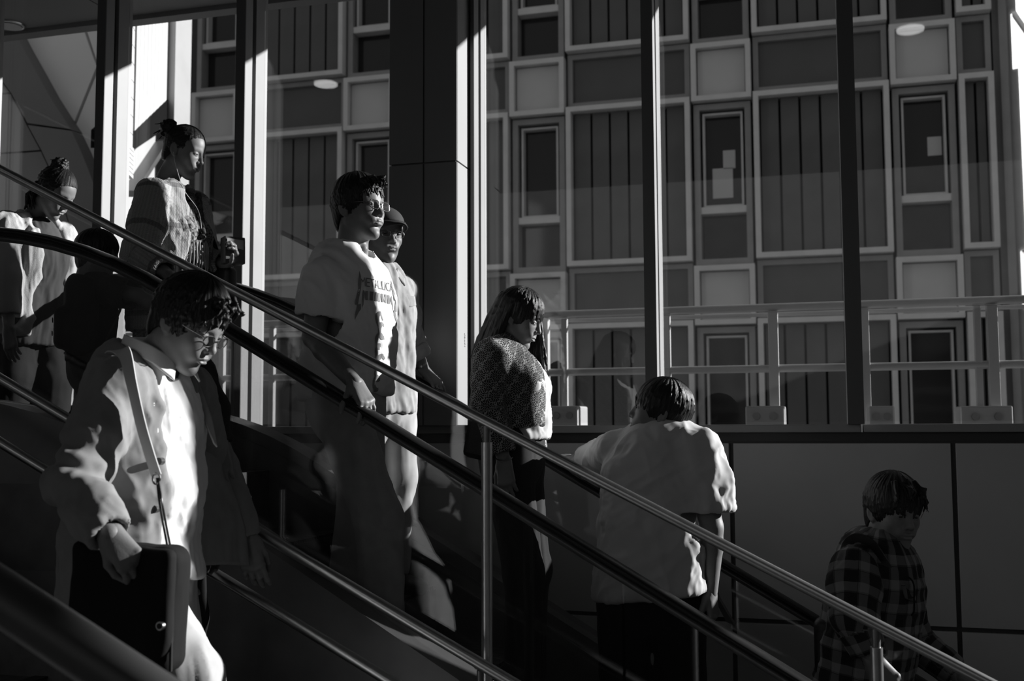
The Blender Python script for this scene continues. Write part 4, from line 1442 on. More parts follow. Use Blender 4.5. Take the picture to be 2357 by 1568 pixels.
    for k in range(7):
        cy = -.13 - k * .038; cx = -.012 + .012 * math.sin(k * 1.9)
        r1 = .030 + .006 * rs.rand()
        a0 = rs.rand() * 2
        pts_o = [(cx + r1 * math.cos(a), cy + r1 * math.sin(a)) for a in np.linspace(a0, a0 + 4.2, 12)]
        pts_i = [(cx + .006 + r1 * .55 * math.cos(a), cy + r1 * .55 * math.sin(a)) for a in np.linspace(a0, a0 + 4.2, 12)]
        for i in range(11): curls.append([pts_o[i], pts_o[i + 1], pts_i[i + 1], pts_i[i]])
    wrap(flat(curls), ctr, 'print_ornament')
    # trousers
    V_ = vol_for(hips + kn + an + [pv], .2, .009)
    trousers(V_, pv - UP * .06, hips, kn, an, (.155, .098, .078, .075), fwd)
    p.garment('trousers', V_, C_['khaki'], [(unit(V(.1, 0, -1)), .008, .4, .06, 5)])
    for a in an: shoe(p, a, fwd, C_['shoe'])
    return p

# ================================================================ man in a cap behind him, left hand on the far handrail
def man_cap():
    Y = 4.22
    fwd = yaw_dir(30); left = np.cross(UP, fwd)
    nk = P(872, 625, Y); pv = P(868, 878, Y); pv[0] = nk[0]
    p = Person((nk[0], Y, step_top(nk[0])), 'man in a cap and chambray shirt holding the far handrail behind the T-shirt man')
    p.head(P(882, 546, Y), head_frame(42, -4), .93, 'm')
    p.hair(dict(SHORT, top=.012, thick=.009), 6)
    p.glasses('round', dz=.006, lens_w=.021, lens_h=.015)
    T = p.hl
    # cap: crown and peak
    V_ = Vol(p.ho - .2, p.ho + .2, .0045)
    V_.u(ellipsoid(T((-.012, 0, .060)), (.116 * .93, .094 * .93, .080 * .93), p.hR), .01)
    cc, un = T((0, 0, .052)), p.hR @ V(-.12, 0, 1)
    V_.keep(lambda X, Y_, Z: -((X - cc[0]) * un[0] + (Y_ - cc[1]) * un[1] + (Z - cc[2]) * un[2]))
    cap = p.garment('cap', V_, C_['cap'])
    rows = []
    for t in np.linspace(-1, 1, 7):
        a = t * 1.15
        rows.append([T((.098 * math.cos(a) + .004, .088 * math.sin(a), .060)), T((.098 * math.cos(a) + .045 * math.cos(a * .8), .086 * math.sin(a), .058 - .012 * t * t)), T((.098 * math.cos(a) + .092 * max(math.cos(a * 1.1), .1), .078 * math.sin(a), .040 - .020 * t * t))])
    v, f = sheet(rows, 12, 24, .004)
    obj('peak', mesh_from(v, f, True), C_['cap'], cap)
    MB().tube([T((.1, -.06, .060)), T((.112, -.02, .062)), T((.112, .02, .062)), T((.1, .06, .060))], .004, 6).build('band', C_['black'], cap, smooth=True)
    shR = nk - left * .17 - UP * .05; shL = nk + left * .175 - UP * .05
    shL = P(922, 668, Y + .13)
    elL = P(940, 782, YC - .04); wrL = P(976, 852, YC + .01)
    elR = shR + V(-.05, -.03, -.28); wrR = elR + V(.12, .0, -.2)
    p.arm(shL, elL, wrL); p.arm(shR, elR, wrR)
    p.hand(wrL, P(1018, 896, YC) - wrL, V(.35, -.25, .85), mirror=False, curl=((.30, .4, .5), (.35, .45, .5), (.4, .5, .5), (.45, .5, .5)), thumb=(1.0, .1), spread=.12, sc=.95)
    p.hand(wrR, V(.3, 0, -1), V(0, -1, 0), mirror=True)
    fz = step_top(pv[0])
    hips, kn, an = legs(p, pv, fwd, (fz, fz))
    p.trunk(nk - UP * .02, nk - UP * .2, pv, hips, kn, an, .9, fwd)
    p.finish(SKD)
    V_ = vol_for([nk, pv - UP * .12, shR, shL, elL, elR], .22, .0065)
    ch = nk + (pv - nk) * .36; be = nk + (pv - nk) * .75; hm = pv - UP * .10
    torso(V_, [(nk - UP * .03, .08, .065), (nk - UP * .08, .125, .088), (ch, .148, .112), (be, .142, .116), (hm, .155, .124)], fwd)
    for sh in (shL, shR): V_.u(cone(nk - UP * .02, sh, .05, .058), .03)
    fL = elL + (wrL - elL) * .22
    sleeve(V_, [shL, (shL + elL) / 2, elL, fL], [.066, .066, .064, .066]); sleeve(V_, [shR, elR, elR + (wrR - elR) * .3], [.066, .06, .06])
    V_.sub(cone(p.hl((-.03, 0, -.10)), p.hl((-.03, 0, -.22)) + fwd * .015, .064, .066), .006)
    hem_cut(V_, hm - UP * .03, -UP, .3)
    sh_ = p.garment('shirt', V_, C_['chambray'], [(V(.05, 0, -1), .0075, .30, .045, 12), (unit(V(.5, .2, -.8)), .005, .2, .04, 3)])
    # rolled cuff
    d = unit(wrL - elL)
    MB().tube([elL + d * .03, elL + d * .05, elL + d * .085, elL + d * .10], [.060, .069, .068, .058], 20).build('rolled_cuff', C_['chambray'], p.root, smooth=True)
    # collar, placket and pocket flap
    for s in (1, -1):
        rows = [[nk + left * s * .075 + UP * .045 - fwd * .03, nk + left * s * .055 + UP * .02 + fwd * .05, nk + left * s * .022 - UP * .02 + fwd * .085],
                [nk + left * s * .092 + UP * .010 - fwd * .03, nk + left * s * .082 - UP * .02 + fwd * .06, nk + left * s * .060 - UP * .065 + fwd * .100]]
        v, f = sheet(rows, 8, 8, .005)
        obj('collar', mesh_from(v, f, True), C_['chambray'], p.root)
    pc = ch + left * .068 + fwd * .108 + UP * .03
    rows = [[pc + left * a + UP * .03 - fwd * abs(a) * .25 for a in (-.046, 0, .046)], [pc + left * a - UP * (.008 + (0.012 if a == 0 else 0)) + fwd * .008 - fwd * abs(a) * .25 for a in (-.046, 0, .046)]]
    v, f = sheet(rows, 6, 6, .006)
    obj('pocket_flap', mesh_from(v, f, True), C_['chambray'], p.root)
    V_ = vol_for(hips + kn + an + [pv], .2, .010)
    trousers(V_, pv - UP * .06, hips, kn, an, fwd=fwd)
    p.garment('trousers', V_, C_['khaki'], [(unit(V(.1, 0, -1)), .008, .4, .06, 6)])
    for a in an: shoe(p, a, fwd, C_['shoe'])
    # wrist band
    MB().tube([wrL - d * .035, wrL - d * .020], .0300, 18).build('wristwatch', C_['snap'], p.root, smooth=True)
    return p
# ================================================================ woman with a bun, cable cardigan and dark printed dress
def woman_bun():
    Y = 4.19
    fwd = yaw_dir(2); left = np.cross(UP, fwd)
    nk = P(402, 440, Y); pv = P(398, 690, Y); pv[0] = nk[0] - .01
    p = Person((nk[0], Y, step_top(nk[0])), 'woman with a hair bun and earphones in a pale cable knit cardigan')
    p.head(P(425, 352, Y), head_frame(-3, -20), .905, 'f')
    p.hair(dict(line=[(-.2, -.075), (-.06, -.065), (-.035, -.02), (-.02, .022), (.015, .022), (.030, .000), (.042, .040), (.055, .066), (.078, .092), (.2, .11)], thick=.007, top=.010, locks=420, length=.08, lock_r=.005, mess=.12, bun=((-.118, -.012, .088), .044), crown=(1, 0, .3), wisps=16, grain=.0015, w=.95), 8, w=.95)
    shR = nk - left * .150 - UP * .045; shL = nk + left * .150 - UP * .045
    elR = P(322, 585, Y - .26); wrR = P(390, 634, Y - .34)
    elL = shL + V(.03, .06, -.25); wrL = P(522, 606, Y + .12)
    p.arm(shR, elR, wrR, .88); p.arm(shL, elL, wrL, .88)
    p.hand(wrR, V(.8, -.05, -.35), V(.25, -.2, .9), mirror=True, curl=(.45, .5, .4), thumb=(.5, .3), sc=.9)
    p.hand(wrL, V(.6, -.25, .55), V(.4, .8, -.2), mirror=False, curl=(.7, .7, .5), thumb=(.7, .4), sc=.9)
    fz = step_top(pv[0])
    hips, kn, an = legs(p, pv, fwd, (fz, step_top(pv[0] + .2)), stride=(0, .1))
    p.trunk(nk - UP * .02, nk - UP * .2, pv, hips, kn, an, .85, fwd)
    p.finish()
    # dress
    V_ = vol_for([nk, pv - UP * .35, shR, shL], .22, .006)
    ch = nk + (pv - nk) * .42 + fwd * .02
    torso(V_, [(nk - UP * .06 - fwd * .005, .075, .055), (nk - UP * .10, .125, .085), (ch, .142, .112), (nk + (pv - nk) * .72, .132, .105), (pv, .165, .125), (pv - UP * .32 + fwd * .02, .19, .15)], fwd, p=2.3)
    for s in (1, -1): V_.u(ball(ch + left * s * .065 + fwd * .060 + UP * .02, .058), .04)
    hem_cut(V_, pv - UP * .34, -UP, .32)
    V_.sub(cone(nk + UP * .04 + fwd * .02, nk - UP * .02 + fwd * .07, .062, .050), .01)
    bones = [(nk, pv - UP * .35, .15, fwd)]
    p.garment('dress', V_, C_['floral'], [(V(.1, 0, -1), .008, .25, .035, 21)], pat=pat_fn(bones))
    # ruffled collar edge and fringe tassels
    rs = np.random.RandomState(5)
    for i in range(15):
        t = i / 14; s = -1
        q0 = nk + fwd * (.045 + .075 * t) + left * (.075 - .07 * t) - UP * (.005 + .20 * t)
        q0 += fwd * .02
        MB().tube([q0, q0 + V(.012, -.004, .010 * (1 if i % 2 else -1)), q0 + V(.022, -.004, -.008)], [.012, .011, .004], 8).build('ruffle', C_['floral_plain'], p.root, smooth=True)
    for i in range(16):
        a = -0.9 + 1.9 * i / 15
        q = ch - UP * (.02 + .03 * rs.rand()) + fwd * (.128 * math.cos(a)) - left * (.140 * math.sin(a)) * 1.0
        L = .10 + .06 * rs.rand()
        MB().tube([q, q + V(.004, 0, -L * .5), q + V(.0, .003, -L)], [.0035, .0045, .0018], 6).build('tassel', C_['tassel'], p.root, smooth=True)
    # cardigan: shell open at the front
    V_ = vol_for([nk, pv - UP * .20, shR, shL, elR, elL, wrR, wrL], .22, .006)
    be = nk + (pv - nk) * .72
    torso(V_, [(nk - UP * .035 - fwd * .02, .080, .062), (nk - UP * .09 - fwd * .01, .150, .098), (ch - fwd * .012, .172, .135), (be - fwd * .01, .172, .135), (pv - UP * .02, .195, .150), (pv - UP * .16, .200, .155)], fwd, p=2.3)
    for sh in (shR, shL): V_.u(cone(nk - UP * .03 - fwd * .015, sh, .048, .060), .03)
    cutc = ch + fwd * .16 + left * .03
    for (c, r) in ((nk + fwd * .10 - UP * .05, .085), (ch + fwd * .17 + UP * .06, .125), (ch + fwd * .18 - UP * .05, .130), (be + fwd * .18, .135), (pv + fwd * .19, .145), (pv + fwd * .2 - UP * .15, .15)):
        V_.sub(ball(c + left * .035, r), .01)
    V_.sub(cone(nk + UP * .05, nk - UP * .03, .064, .072), .01)
    V_.sub(cone(ch, pv - UP * .3, .125, .15, fwd, 1.2), .01)
    hem_cut(V_, pv - UP * .14, -UP, .36)
    sleeve(V_, [shR, (shR + elR) / 2, elR, elR + (wrR - elR) * .82], [.068, .072, .070, .054]); sleeve(V_, [shL, elL, elL + (wrL - elL) * .8], [.066, .066, .052])
    bones = [(nk, pv - UP * .2, .17, fwd), (shR, elR, .07, -left), (elR, wrR, .06, -left), (shL, elL, .07, left), (elL, wrL, .06, left)]
    p.garment('cardigan', V_, C_['knit'], [(V(.1, 0, -1), .007, .22, .05, 31), (unit(V(.7, 0, -.5)), .005, .12, .04, 8)], pat=pat_fn(bones))
    # dark leggings and shoes
    V_ = vol_for(hips + kn + an + [pv], .2, .010)
    trousers(V_, pv - UP * .06, hips, kn, an, (.14, .08, .058, .048), fwd)
    p.garment('leggings', V_, C_['dark'])
    for a in an: shoe(p, a, fwd, C_['shoe'])
    # earphone cable
    T = p.hl
    MB().tube(spline([T((-.006, -.082, -.018)), T((.02, -.075, -.07)), nk + fwd * .08 - left * .045 - UP * .01, nk + fwd * .125 + left * .0 - UP * .10, ch + fwd * .13 - UP * .02]), .0013, 6).build('earphone_cable', C_['cord'], p.root, smooth=True)
    # small printed carton held in the left hand, with a bag strap
    c0 = P(536, 578, Y + .10)
    R = frame(unit(V(.75, -.6, .05)), UP)
    bx = empty('carton', c0 - UP * .06); tag(bx, 'small dark printed carton held by the woman with the cardigan', 'box')
    vb = Vol(c0 - .12, c0 + .12, .004); vb.u(rbox(c0, (.028, .048, .060), R, .004), .004)
    v, f = vb.mesh(); obj('box', mesh_from(v, f, True), C_['carton'], bx)
    n_ = R[:, 0]; a_ = R[:, 1]
    pp = [c0 + n_ * .0285 + a_ * x + UP * z for x, z in ((.038, .045), (-.038, .050), (-.038, .018), (.038, .002))]
    MB().prism(pp, n_ * .0012).build('printed_band', M['paper'], bx)
    sb_ = empty('shoulder_bag', P(508, 640, Y + .1)); tag(sb_, 'dark shoulder bag hanging at the cardigan woman\'s far side', 'bag')
    c1 = P(508, 655, Y + .14)
    vb = Vol(c1 - .2, c1 + .2, .006); vb.u(rbox(c1, (.075, .035, .075), frame(unit(V(1, -.2, 0)), UP), .025), .01)
    v, f = vb.mesh(); obj('bag_body', mesh_from(v, f, True), C_['leather'], sb_)
    ribbon(spline([c1 + UP * .06, P(500, 580, Y + .16), shL + UP * .07]), .02, V(1, 0, 0), .004).build('strap', C_['leather'], sb_, smooth=True)
    return p
C_['floral_plain'] = cloth('dark_ruffle', .05, noise=(60, .5))
C_['tassel'] = mat('shiny_tassel', .30, .35)

# ================================================================ woman at the top landing, head bowed, pale cardigan
def woman_landing():
    Y = 4.36
    fwd = yaw_dir(14); left = np.cross(UP, fwd)
    nk = P(86, 512, Y); pv = P(78, 700, Y); pv = V(nk[0] - .03, Y, pv[2])
    p = Person((nk[0], Y, LAND_Z), 'woman bowing her head at the top landing, pale cardigan over a grey blouse')
    p.head(P(126, 446, Y), head_frame(2, -34), .93, 'f')
    p.hair(dict(line=[(-.2, -.115), (-.05, -.105), (-.03, -.07), (.0, -.06), (.030, -.02), (.045, .035), (.060, .062), (.080, .086), (.2, .10)], thick=.010, top=.014, locks=420, length=.085, lock_r=.006, mess=.3, bun=((-.055, .0, .135), .042), crown=(1, 0, .2), wisps=18, w=.95,
               tufts=[((-.085, -.05, -.01), (-.072, -.068, -.07), (-.035, -.070, -.135), .014), ((-.095, -.02, -.01), (-.085, -.03, -.08), (-.055, -.04, -.15), .014), ((-.07, -.065, .0), (-.05, -.078, -.06), (-.01, -.075, -.11), .013), ((-.09, .02, -.01), (-.085, .02, -.08), (-.06, .02, -.14), .014)]), 11, w=.95)
    shR = nk - left * .150 - UP * .040 - fwd * .02; shL = nk + left * .150 - UP * .045
    elR = P(18, 640, Y - .20); wrR = P(20, 760, Y - .22)
    elL = shL + V(.02, .05, -.26); wrL = elL + V(.12, -.02, -.16)
    p.arm(shR, elR, wrR, .88); p.arm(shL, elL, wrL, .88)
    p.hand(wrR, V(.2, 0, -1), V(.1, -1, 0), mirror=True, curl=(.3, .3, .3), sc=.9)
    p.hand(wrL, V(.5, 0, -.9), V(0, 1, 0), curl=(.3, .3, .3), sc=.9)
    hips, kn, an = legs(p, pv, fwd, (LAND_Z, LAND_Z), stride=(.05, -.05))
    p.trunk(nk - UP * .02, nk - UP * .2, pv, hips, kn, an, .85, fwd)
    p.finish()
    ch = nk + (pv - nk) * .45 + fwd * .03
    V_ = vol_for([nk, pv - UP * .25, shR, shL], .2, .007)
    torso(V_, [(nk - UP * .09 + fwd * .01, .110, .080), (ch, .138, .118), (pv, .165, .13), (pv - UP * .22, .18, .14)], fwd, p=2.3)
    hem_cut(V_, pv - UP * .20, -UP, .3)
    p.garment('blouse', V_, C_['grey'], [(V(.1, 0, -1), .008, .3, .04, 41)])
    V_ = vol_for([nk, pv - UP * .25, shR, shL, elR, elL, wrR, wrL], .2, .006)
    torso(V_, [(nk - UP * .03 - fwd * .03, .080, .06), (nk - UP * .085 - fwd * .02, .152, .10), (ch - fwd * .015, .168, .142), (pv, .19, .152), (pv - UP * .18, .20, .16)], fwd, p=2.3)
    for sh in (shR, shL): V_.u(cone(nk - UP * .03 - fwd * .02, sh, .046, .058), .03)
    for (c, r) in ((nk + fwd * .11 - UP * .04, .09), (ch + fwd * .17 + UP * .05, .115), (ch + fwd * .19 - UP * .05, .125), (pv + fwd * .2, .14), (pv + fwd * .2 - UP * .16, .14)):
        V_.sub(ball(c + left * .03, r), .01)
    V_.sub(cone(ch, pv - UP * .3, .125, .155, fwd, 1.15), .01)
    V_.sub(cone(nk + UP * .05 + fwd * .0, nk - UP * .04 + fwd * .03, .068, .078), .01)
    hem_cut(V_, pv - UP * .16, -UP, .36)
    sleeve(V_, [shR, elR, elR + (wrR - elR) * .7], [.064, .058, .050]); sleeve(V_, [shL, elL, elL + (wrL - elL) * .8], [.062, .058, .046])
    p.garment('cardigan', V_, C_['cardi'], [(V(.05, 0, -1), .009, .35, .035, 44)])
    V_ = vol_for(hips + kn + an + [pv], .2, .011)
    trousers(V_, pv - UP * .06, hips, kn, an, (.15, .10, .085, .08), fwd)
    p.garment('trousers', V_, C_['dark'], [(V(0, 0, -1), .008, .4, .06, 5)])
    for a in an: shoe(p, a, fwd, C_['shoe'])
    return p

# ================================================================ boy with a backpack, seen from behind
def boy():
    Y = 4.00
    fwd = yaw_dir(-38); left = np.cross(UP, fwd)
    nk = P(222, 652, Y); pv = P(212, 800, Y); pv = V(nk[0] - .02, Y, pv[2])
    fz = step_top(nk[0])
    p = Person((nk[0], Y, fz), 'boy in a black T-shirt seen from behind at the top of the escalator')
    p.head(P(226, 590, Y), head_frame(-32, -6), .81, 'm')
    p.hair(dict(SHORT, line=[(-.2, -.10), (-.075, -.085), (-.045, -.050), (-.030, -.005), (.012, .0), (.028, -.012), (.045, .015), (.062, .035), (.085, .050), (.2, .06)], top=.022, thick=.017), 14)
    shR = nk - left * .125 - UP * .035; shL = nk + left * .125 - UP * .035
    elR = P(318, 690, Y - .08); wrR = elR + V(.12, .05, -.02)
    elR = shR + V(.21, -.02, -.04); wrR = elR + V(.13, .10, -.10)
    elL = shL + V(.0, .05, -.18); wrL = elL + V(.10, .0, -.14)
    p.arm(shR, elR, wrR, .72); p.arm(shL, elL, wrL, .72)
    p.hand(wrR, V(.7, .4, -.4), V(.2, -.3, .9), mirror=True, sc=.75)
    p.hand(wrL, V(.5, 0, -.9), V(0, 1, 0), sc=.75)
    hips, kn, an = legs(p, pv, fwd, (fz, fz), half=.065)
    p.trunk(nk - UP * .02, nk - UP * .14, pv, hips, kn, an, .68, fwd)
    p.finish()
    V_ = vol_for([nk, pv - UP * .08, shR, shL, elR, elL], .16, .0065)
    torso(V_, [(nk - UP * .02, .062, .05), (nk - UP * .06, .11, .07), (nk + (pv - nk) * .45, .128, .09), (pv - UP * .03, .135, .10)], fwd)
    for sh in (shR, shL): V_.u(cone(nk - UP * .015, sh, .04, .048), .025)
    sleeve(V_, [shR, shR + (elR - shR) * .85], [.058, .066]); sleeve(V_, [shL, shL + (elL - shL) * .85], [.056, .062])
    hem_cut(V_, pv - UP * .06, -UP, .25)
    p.garment('tshirt', V_, C_['black'], [(V(.3, 0, -1), .006, .2, .04, 2)])
    V_ = vol_for(hips + kn + an + [pv], .16, .010)
    trousers(V_, pv - UP * .05, hips, kn, an, (.115, .078, .062, .055), fwd)
    p.garment('jeans', V_, C_['denim'], [(V(0, 0, -1), .006, .2, .05, 5)])
    for a in an: shoe(p, a, fwd, C_['shoe'])
    # backpack on his back
    bc = P(186, 728, Y - .12)
    R = frame(fwd, UP)
    bp = empty('backpack', bc - UP * .15); tag(bp, 'black backpack worn by the boy at the top of the escalator', 'bag')
    vb = Vol(bc - .27, bc + .27, .007)
    vb.u(rbox(bc, (.065, .115, .165), R, .055), .02); vb.u(rbox(bc - fwd * .065 - UP * .05, (.035, .085, .085), R, .03), .015)
    vb.u(cone(bc - fwd * .03 + UP * .15 - left * .03, bc - fwd * .03 + UP * .15 + left * .03, .02, .02), .02)
    v, f = vb.mesh(); v = folds(v, normals(v, f), V(0, 0, -1), .004, .2, .06, 3)
    obj('pack_body', mesh_from(v, f, True), C_['black'], bp)
    for z in (-.02, -.075):
        ribbon([bc - fwd * .108 + left * a + UP * z for a in (-.05, 0, .05)], .012, UP, .004).build('buckle_strap', C_['dark'], bp)
    for s in (1, -1):
        ribbon(spline([bc + left * s * .06 + UP * .14 + fwd * .05, nk + left * s * .075 + UP * .012, nk + left * s * .085 - UP * .08 + fwd * .10, bc + left * s * .10 - UP * .10 + fwd * .10]), .035, left, .008).build('shoulder_strap', C_['dark'], bp, smooth=True)
    return p

# ================================================================ woman with long hair, patterned jacket
def woman_long():
    Y = 4.06
    fwd = yaw_dir(0); left = np.cross(UP, fwd)
    nk = P(1166, 800, Y); pv = P(1165, 1010, Y); pv = V(nk[0] + .02, Y, pv[2])
    p = Person((nk[0], Y, step_top(nk[0])), 'woman with long dark hair looking down in a dark patterned jacket')
    p.head(P(1195, 735, Y), head_frame(2, -22), .885, 'f')
    hs = dict(line=[(-.3, -.3), (-.03, -.3), (-.01, -.09), (.03, -.075), (.042, -.005), (.052, .025), (.075, .030), (.2, .032)], thick=.014, top=.016, locks=420, length=.10, lock_r=.0065, mess=.10, crown=(-.1, 0, 1), long=.30, strands=300, fall=(-1.5, 2.4), back_dir=V(-.42, 0, 0), grain=.0016, w=.95)
    p.hair(hs, 17, w=.95, h=.0036)
    shR = nk - left * .150 - UP * .045 - fwd * .02; shL = nk + left * .150 - UP * .045
    elR = P(1122, 930, Y - .20); wrR = P(1160, 1062, Y - .20)
    elL = shL + V(.04, .05, -.25); wrL = P(1215, 1010, Y + .10)
    p.arm(shR, elR, wrR, .86); p.arm(shL, elL, wrL, .86)
    p.hand(wrR, V(.15, -.05, -1), V(.0, -1, .1), mirror=True, curl=(.35, .4, .3), sc=.9)
    p.hand(wrL, V(.7, -.3, -.2), V(.3, .8, .3), curl=(.8, .7, .5), sc=.9)
    fz = step_top(pv[0])
    hips, kn, an = legs(p, pv, fwd, (fz, fz), stride=(.03, .05))
    p.trunk(nk - UP * .02, nk - UP * .2, pv, hips, kn, an, .85, fwd)
    p.finish()
    ch = nk + (pv - nk) * .45 + fwd * .02
    # white top
    V_ = vol_for([nk, pv - UP * .15, shR, shL], .2, .006)
    torso(V_, [(nk - UP * .07 + fwd * .01, .09, .07), (ch, .135, .120), (nk + (pv - nk) * .8 + fwd * .03, .13, .115), (pv - UP * .08 + fwd * .02, .15, .125)], fwd, p=2.3)
    for s in (1, -1): V_.u(ball(ch + left * s * .06 + fwd * .062, .058), .04)
    hem_cut(V_, pv + UP * .0, -UP, .3)
    p.garment('top', V_, C_['tee2'], [(V(.6, 0, -.4), .008, .08, .035, 51)])
    # jacket
    V_ = vol_for([nk, pv - UP * .1, shR, shL, elR, elL, wrR, wrL], .2, .0055)
    hmz = P(1200, 985, Y)[2]
    be = nk + (pv - nk) * .8
    torso(V_, [(nk - UP * .03 - fwd * .02, .078, .058), (nk - UP * .085 - fwd * .015, .150, .095), (ch - fwd * .01, .165, .138), (be, .170, .142), (pv, .18, .15)], fwd, p=2.3)
    for sh in (shR, shL): V_.u(cone(nk - UP * .03 - fwd * .015, sh, .046, .058), .03)
    for (c, r) in ((nk + fwd * .11 - UP * .05, .085), (ch + fwd * .175 + UP * .04, .098), (ch + fwd * .185 - UP * .05, .098), (be + fwd * .19, .105), (pv + fwd * .2, .12)):
        V_.sub(ball(c + left * .045, r), .006)
    V_.sub(cone(ch - fwd * .005, pv - UP * .2, .128, .14, fwd, 1.1), .008)
    hem_cut(V_, V(nk[0], Y, hmz), -UP + fwd * .05, .36)
    sleeve(V_, [shR, (shR + elR) / 2, elR, elR + (wrR - elR) * .86], [.062, .060, .056, .052]); sleeve(V_, [shL, elL, elL + (wrL - elL) * .8], [.060, .056, .048])
    bones = [(nk, pv, .16, fwd), (shR, elR, .06, -left), (elR, wrR, .055, -left), (shL, elL, .06, left), (elL, wrL, .055, left)]
    p.garment('jacket', V_, C_['damask'], [(V(.1, 0, -1), .006, .2, .05, 61)], pat=pat_fn(bones))
    # trousers
    V_ = vol_for(hips + kn + an + [pv], .2, .010)
    trousers(V_, pv - UP * .04, hips, kn, an, (.15, .09, .07, .065), fwd)
    p.garment('trousers', V_, C_['dark'], [(V(0, 0, -1), .007, .4, .05, 5)])
    for a in an: shoe(p, a, fwd, C_['shoe'])
    # bracelet
    MB().tube([wrR + V(.03 * math.cos(a), .026 * math.sin(a), .012 + .008 * math.sin(a)) for a in np.linspace(0, 6.283, 19)], .0022, 6, cap=False).build('bracelet', C_['snap'], p.root, smooth=True)
    # shoulder bag at her near back side
    c = P(1092, 1008, Y - .12)
    bg = empty('tote_bag', c - UP * .09); tag(bg, 'black tote bag hanging behind the long haired woman\'s elbow', 'bag')
    pp = [P(x, y, Y - .16) for x, y in ((1076, 958), (1150, 962), (1142, 1070), (1059, 1050))]
    vb = MB().prism(pp, V(.02, .11, 0)); vb.build('bag_body', C_['leather'], bg, bevel=.02)
    ribbon(spline([P(1088, 962, Y - .12), P(1098, 890, Y - .17), shR + UP * .065 - fwd * .02, P(1118, 960, Y - .05)]), .014, V(1, 0, 0), .004).build('strap', C_['leather'], bg, smooth=True)
    c = P(1208, 1035, Y - .05)
    b2 = empty('handbag', c - UP * .06); tag(b2, 'small dark handbag held in front of the long haired woman', 'bag')
    pp = [P(x, y, Y - .04) for x, y in ((1176, 990), (1240, 996), (1226, 1086), (1180, 1076))]
    MB().prism(pp, V(.01, .06, 0)).build('bag_body', C_['leather'], b2, bevel=.008)
    pp = [P(x, y, Y - .043) for x, y in ((1206, 1000), (1232, 1003), (1222, 1070), (1204, 1062))]
    MB().prism(pp, V(0, .004, 0)).build('front_panel', C_['dark'], b2)
    return p

# ================================================================ man in a white T-shirt turned away, looking back up the escalator
def man_back():
    Y = 4.02
    fwd = unit(V(-.12, 1, 0)); left = np.cross(UP, fwd)            # back towards the viewer, left = image left
    nk = P(1525, 1004, Y); pv = P(1502, 1310, Y); pv = V(nk[0] - .05, Y, pv[2])
    p = Person((nk[0], Y, step_top(nk[0])), 'man in a plain white T-shirt with his back turned, arm on the far handrail')
    hf = unit(V(-.97, -.14, .20))
    Rr = frame(hf, UP)
    a = math.radians(-8)
    p.head(P(1517, 954, Y), Rr, .96, 'm')
    p.hair(dict(SHORT, line=[(-.2, -.105), (-.085, -.10), (-.050, -.060), (-.030, .010), (.010, .012), (.026, -.022), (.045, -.005), (.056, .030), (.080, .050), (.2, .06)], top=.020, thick=.016, mess=.18, length=.075), 23)
    shL = P(1422, 1036, Y + .04); shR = P(1604, 1040, Y - .02)
    elL = P(1338, 1072, YC - .20); wrL = P(1310, 1062, YC - .05)
    elR = P(1638, 1215, Y - .03); wrR = P(1634, 1362, Y - .02)
    p.arm(shL, elL, wrL, 1.05); p.arm(shR, elR, wrR, 1.05)
    p.hand(wrL, V(-.3, .55, .1), V(-.1, -.1, 1), mirror=False, curl=(.5, .5, .4), sc=.98)
    p.hand(wrR, V(.12, .05, -1), V(.9, -.3, 0), mirror=True, curl=(.8, .8, .5), sc=.98)
    fz = step_top(pv[0])
    hips, kn, an = legs(p, pv, fwd, (fz, fz), half=.10)
    p.trunk(nk - UP * .03, nk - UP * .22, pv, hips, kn, an, 1.0, fwd)
    p.finish()
    V_ = vol_for([nk, pv - UP * .1, shR, shL, elR, elL], .24, .006)
    lf, rt = left, -left
    hm = pv - UP * .075
    torso(V_, [(nk - UP * .03, .085, .07), (nk - UP * .09 + rt * .0, .165, .10), (nk + (pv - nk) * .33, .195, .130), (nk + (pv - nk) * .7, .190, .150), (hm, .205, .172)], fwd, p=2.5)
    V_.u(cone(nk - UP * .03, shL, .054, .060), .03); V_.u(cone(nk - UP * .025, shR, .056, .072), .03)
    mL = shL + (elL - shL) * .72; mR = shR + (elR - shR) * .78
    sleeve(V_, [shL, mL], [.066, .066]); sleeve(V_, [shR, (shR + mR) / 2 + V(.01, 0, 0), mR], [.080, .088, .088])
    hem_cut(V_, hm - UP * .01, -UP + V(.12, 0, 0), .34)
    V_.sub(cone(p.hl((-.03, 0, -.08)), nk - UP * .02 + V(-.01, .0, 0), .064, .070), .006)
    p.garment('tshirt', V_, C_['tee2'], [(unit(V(.2, 0, -1)), .010, .35, .07, 71), (unit(V(.75, 0, .45)), .008, .2, .05, 77)])
    cp = [nk + (fwd * math.cos(t) * .066 + left * math.sin(t) * .074) + UP * (.018 - .020 * math.cos(t)) for t in np.linspace(0, 6.283, 26)]
    MB().tube(cp, .0075, 8, cap=False).build('collar', C_['tee2'], p.root, smooth=True)
    V_ = vol_for(hips + kn + an + [pv], .22, .010)
    trousers(V_, pv - UP * .05, hips, kn, an, (.150, .105, .085, .08), fwd)
    p.garment('trousers', V_, C_['black'], [(V(0, 0, -1), .008, .4, .06, 5)])
    for a_ in an: shoe(p, a_, fwd, C_['shoe'])
    # dark bag hanging from his right hand
    bg = empty('carry_bag', P(1650, 1400, Y)); tag(bg, 'black folded bag hanging from the right hand of the man with his back turned', 'bag')
    pp = [P(x, y, Y + .02) for x, y in ((1624, 1330), (1660, 1310), (1642, 1342), (1655, 1380), (1690, 1440), (1672, 1432), (1640, 1372))]
    MB().prism(pp, V(0, .05, 0)).build('bag_body', C_['leather'], bg)
    return p

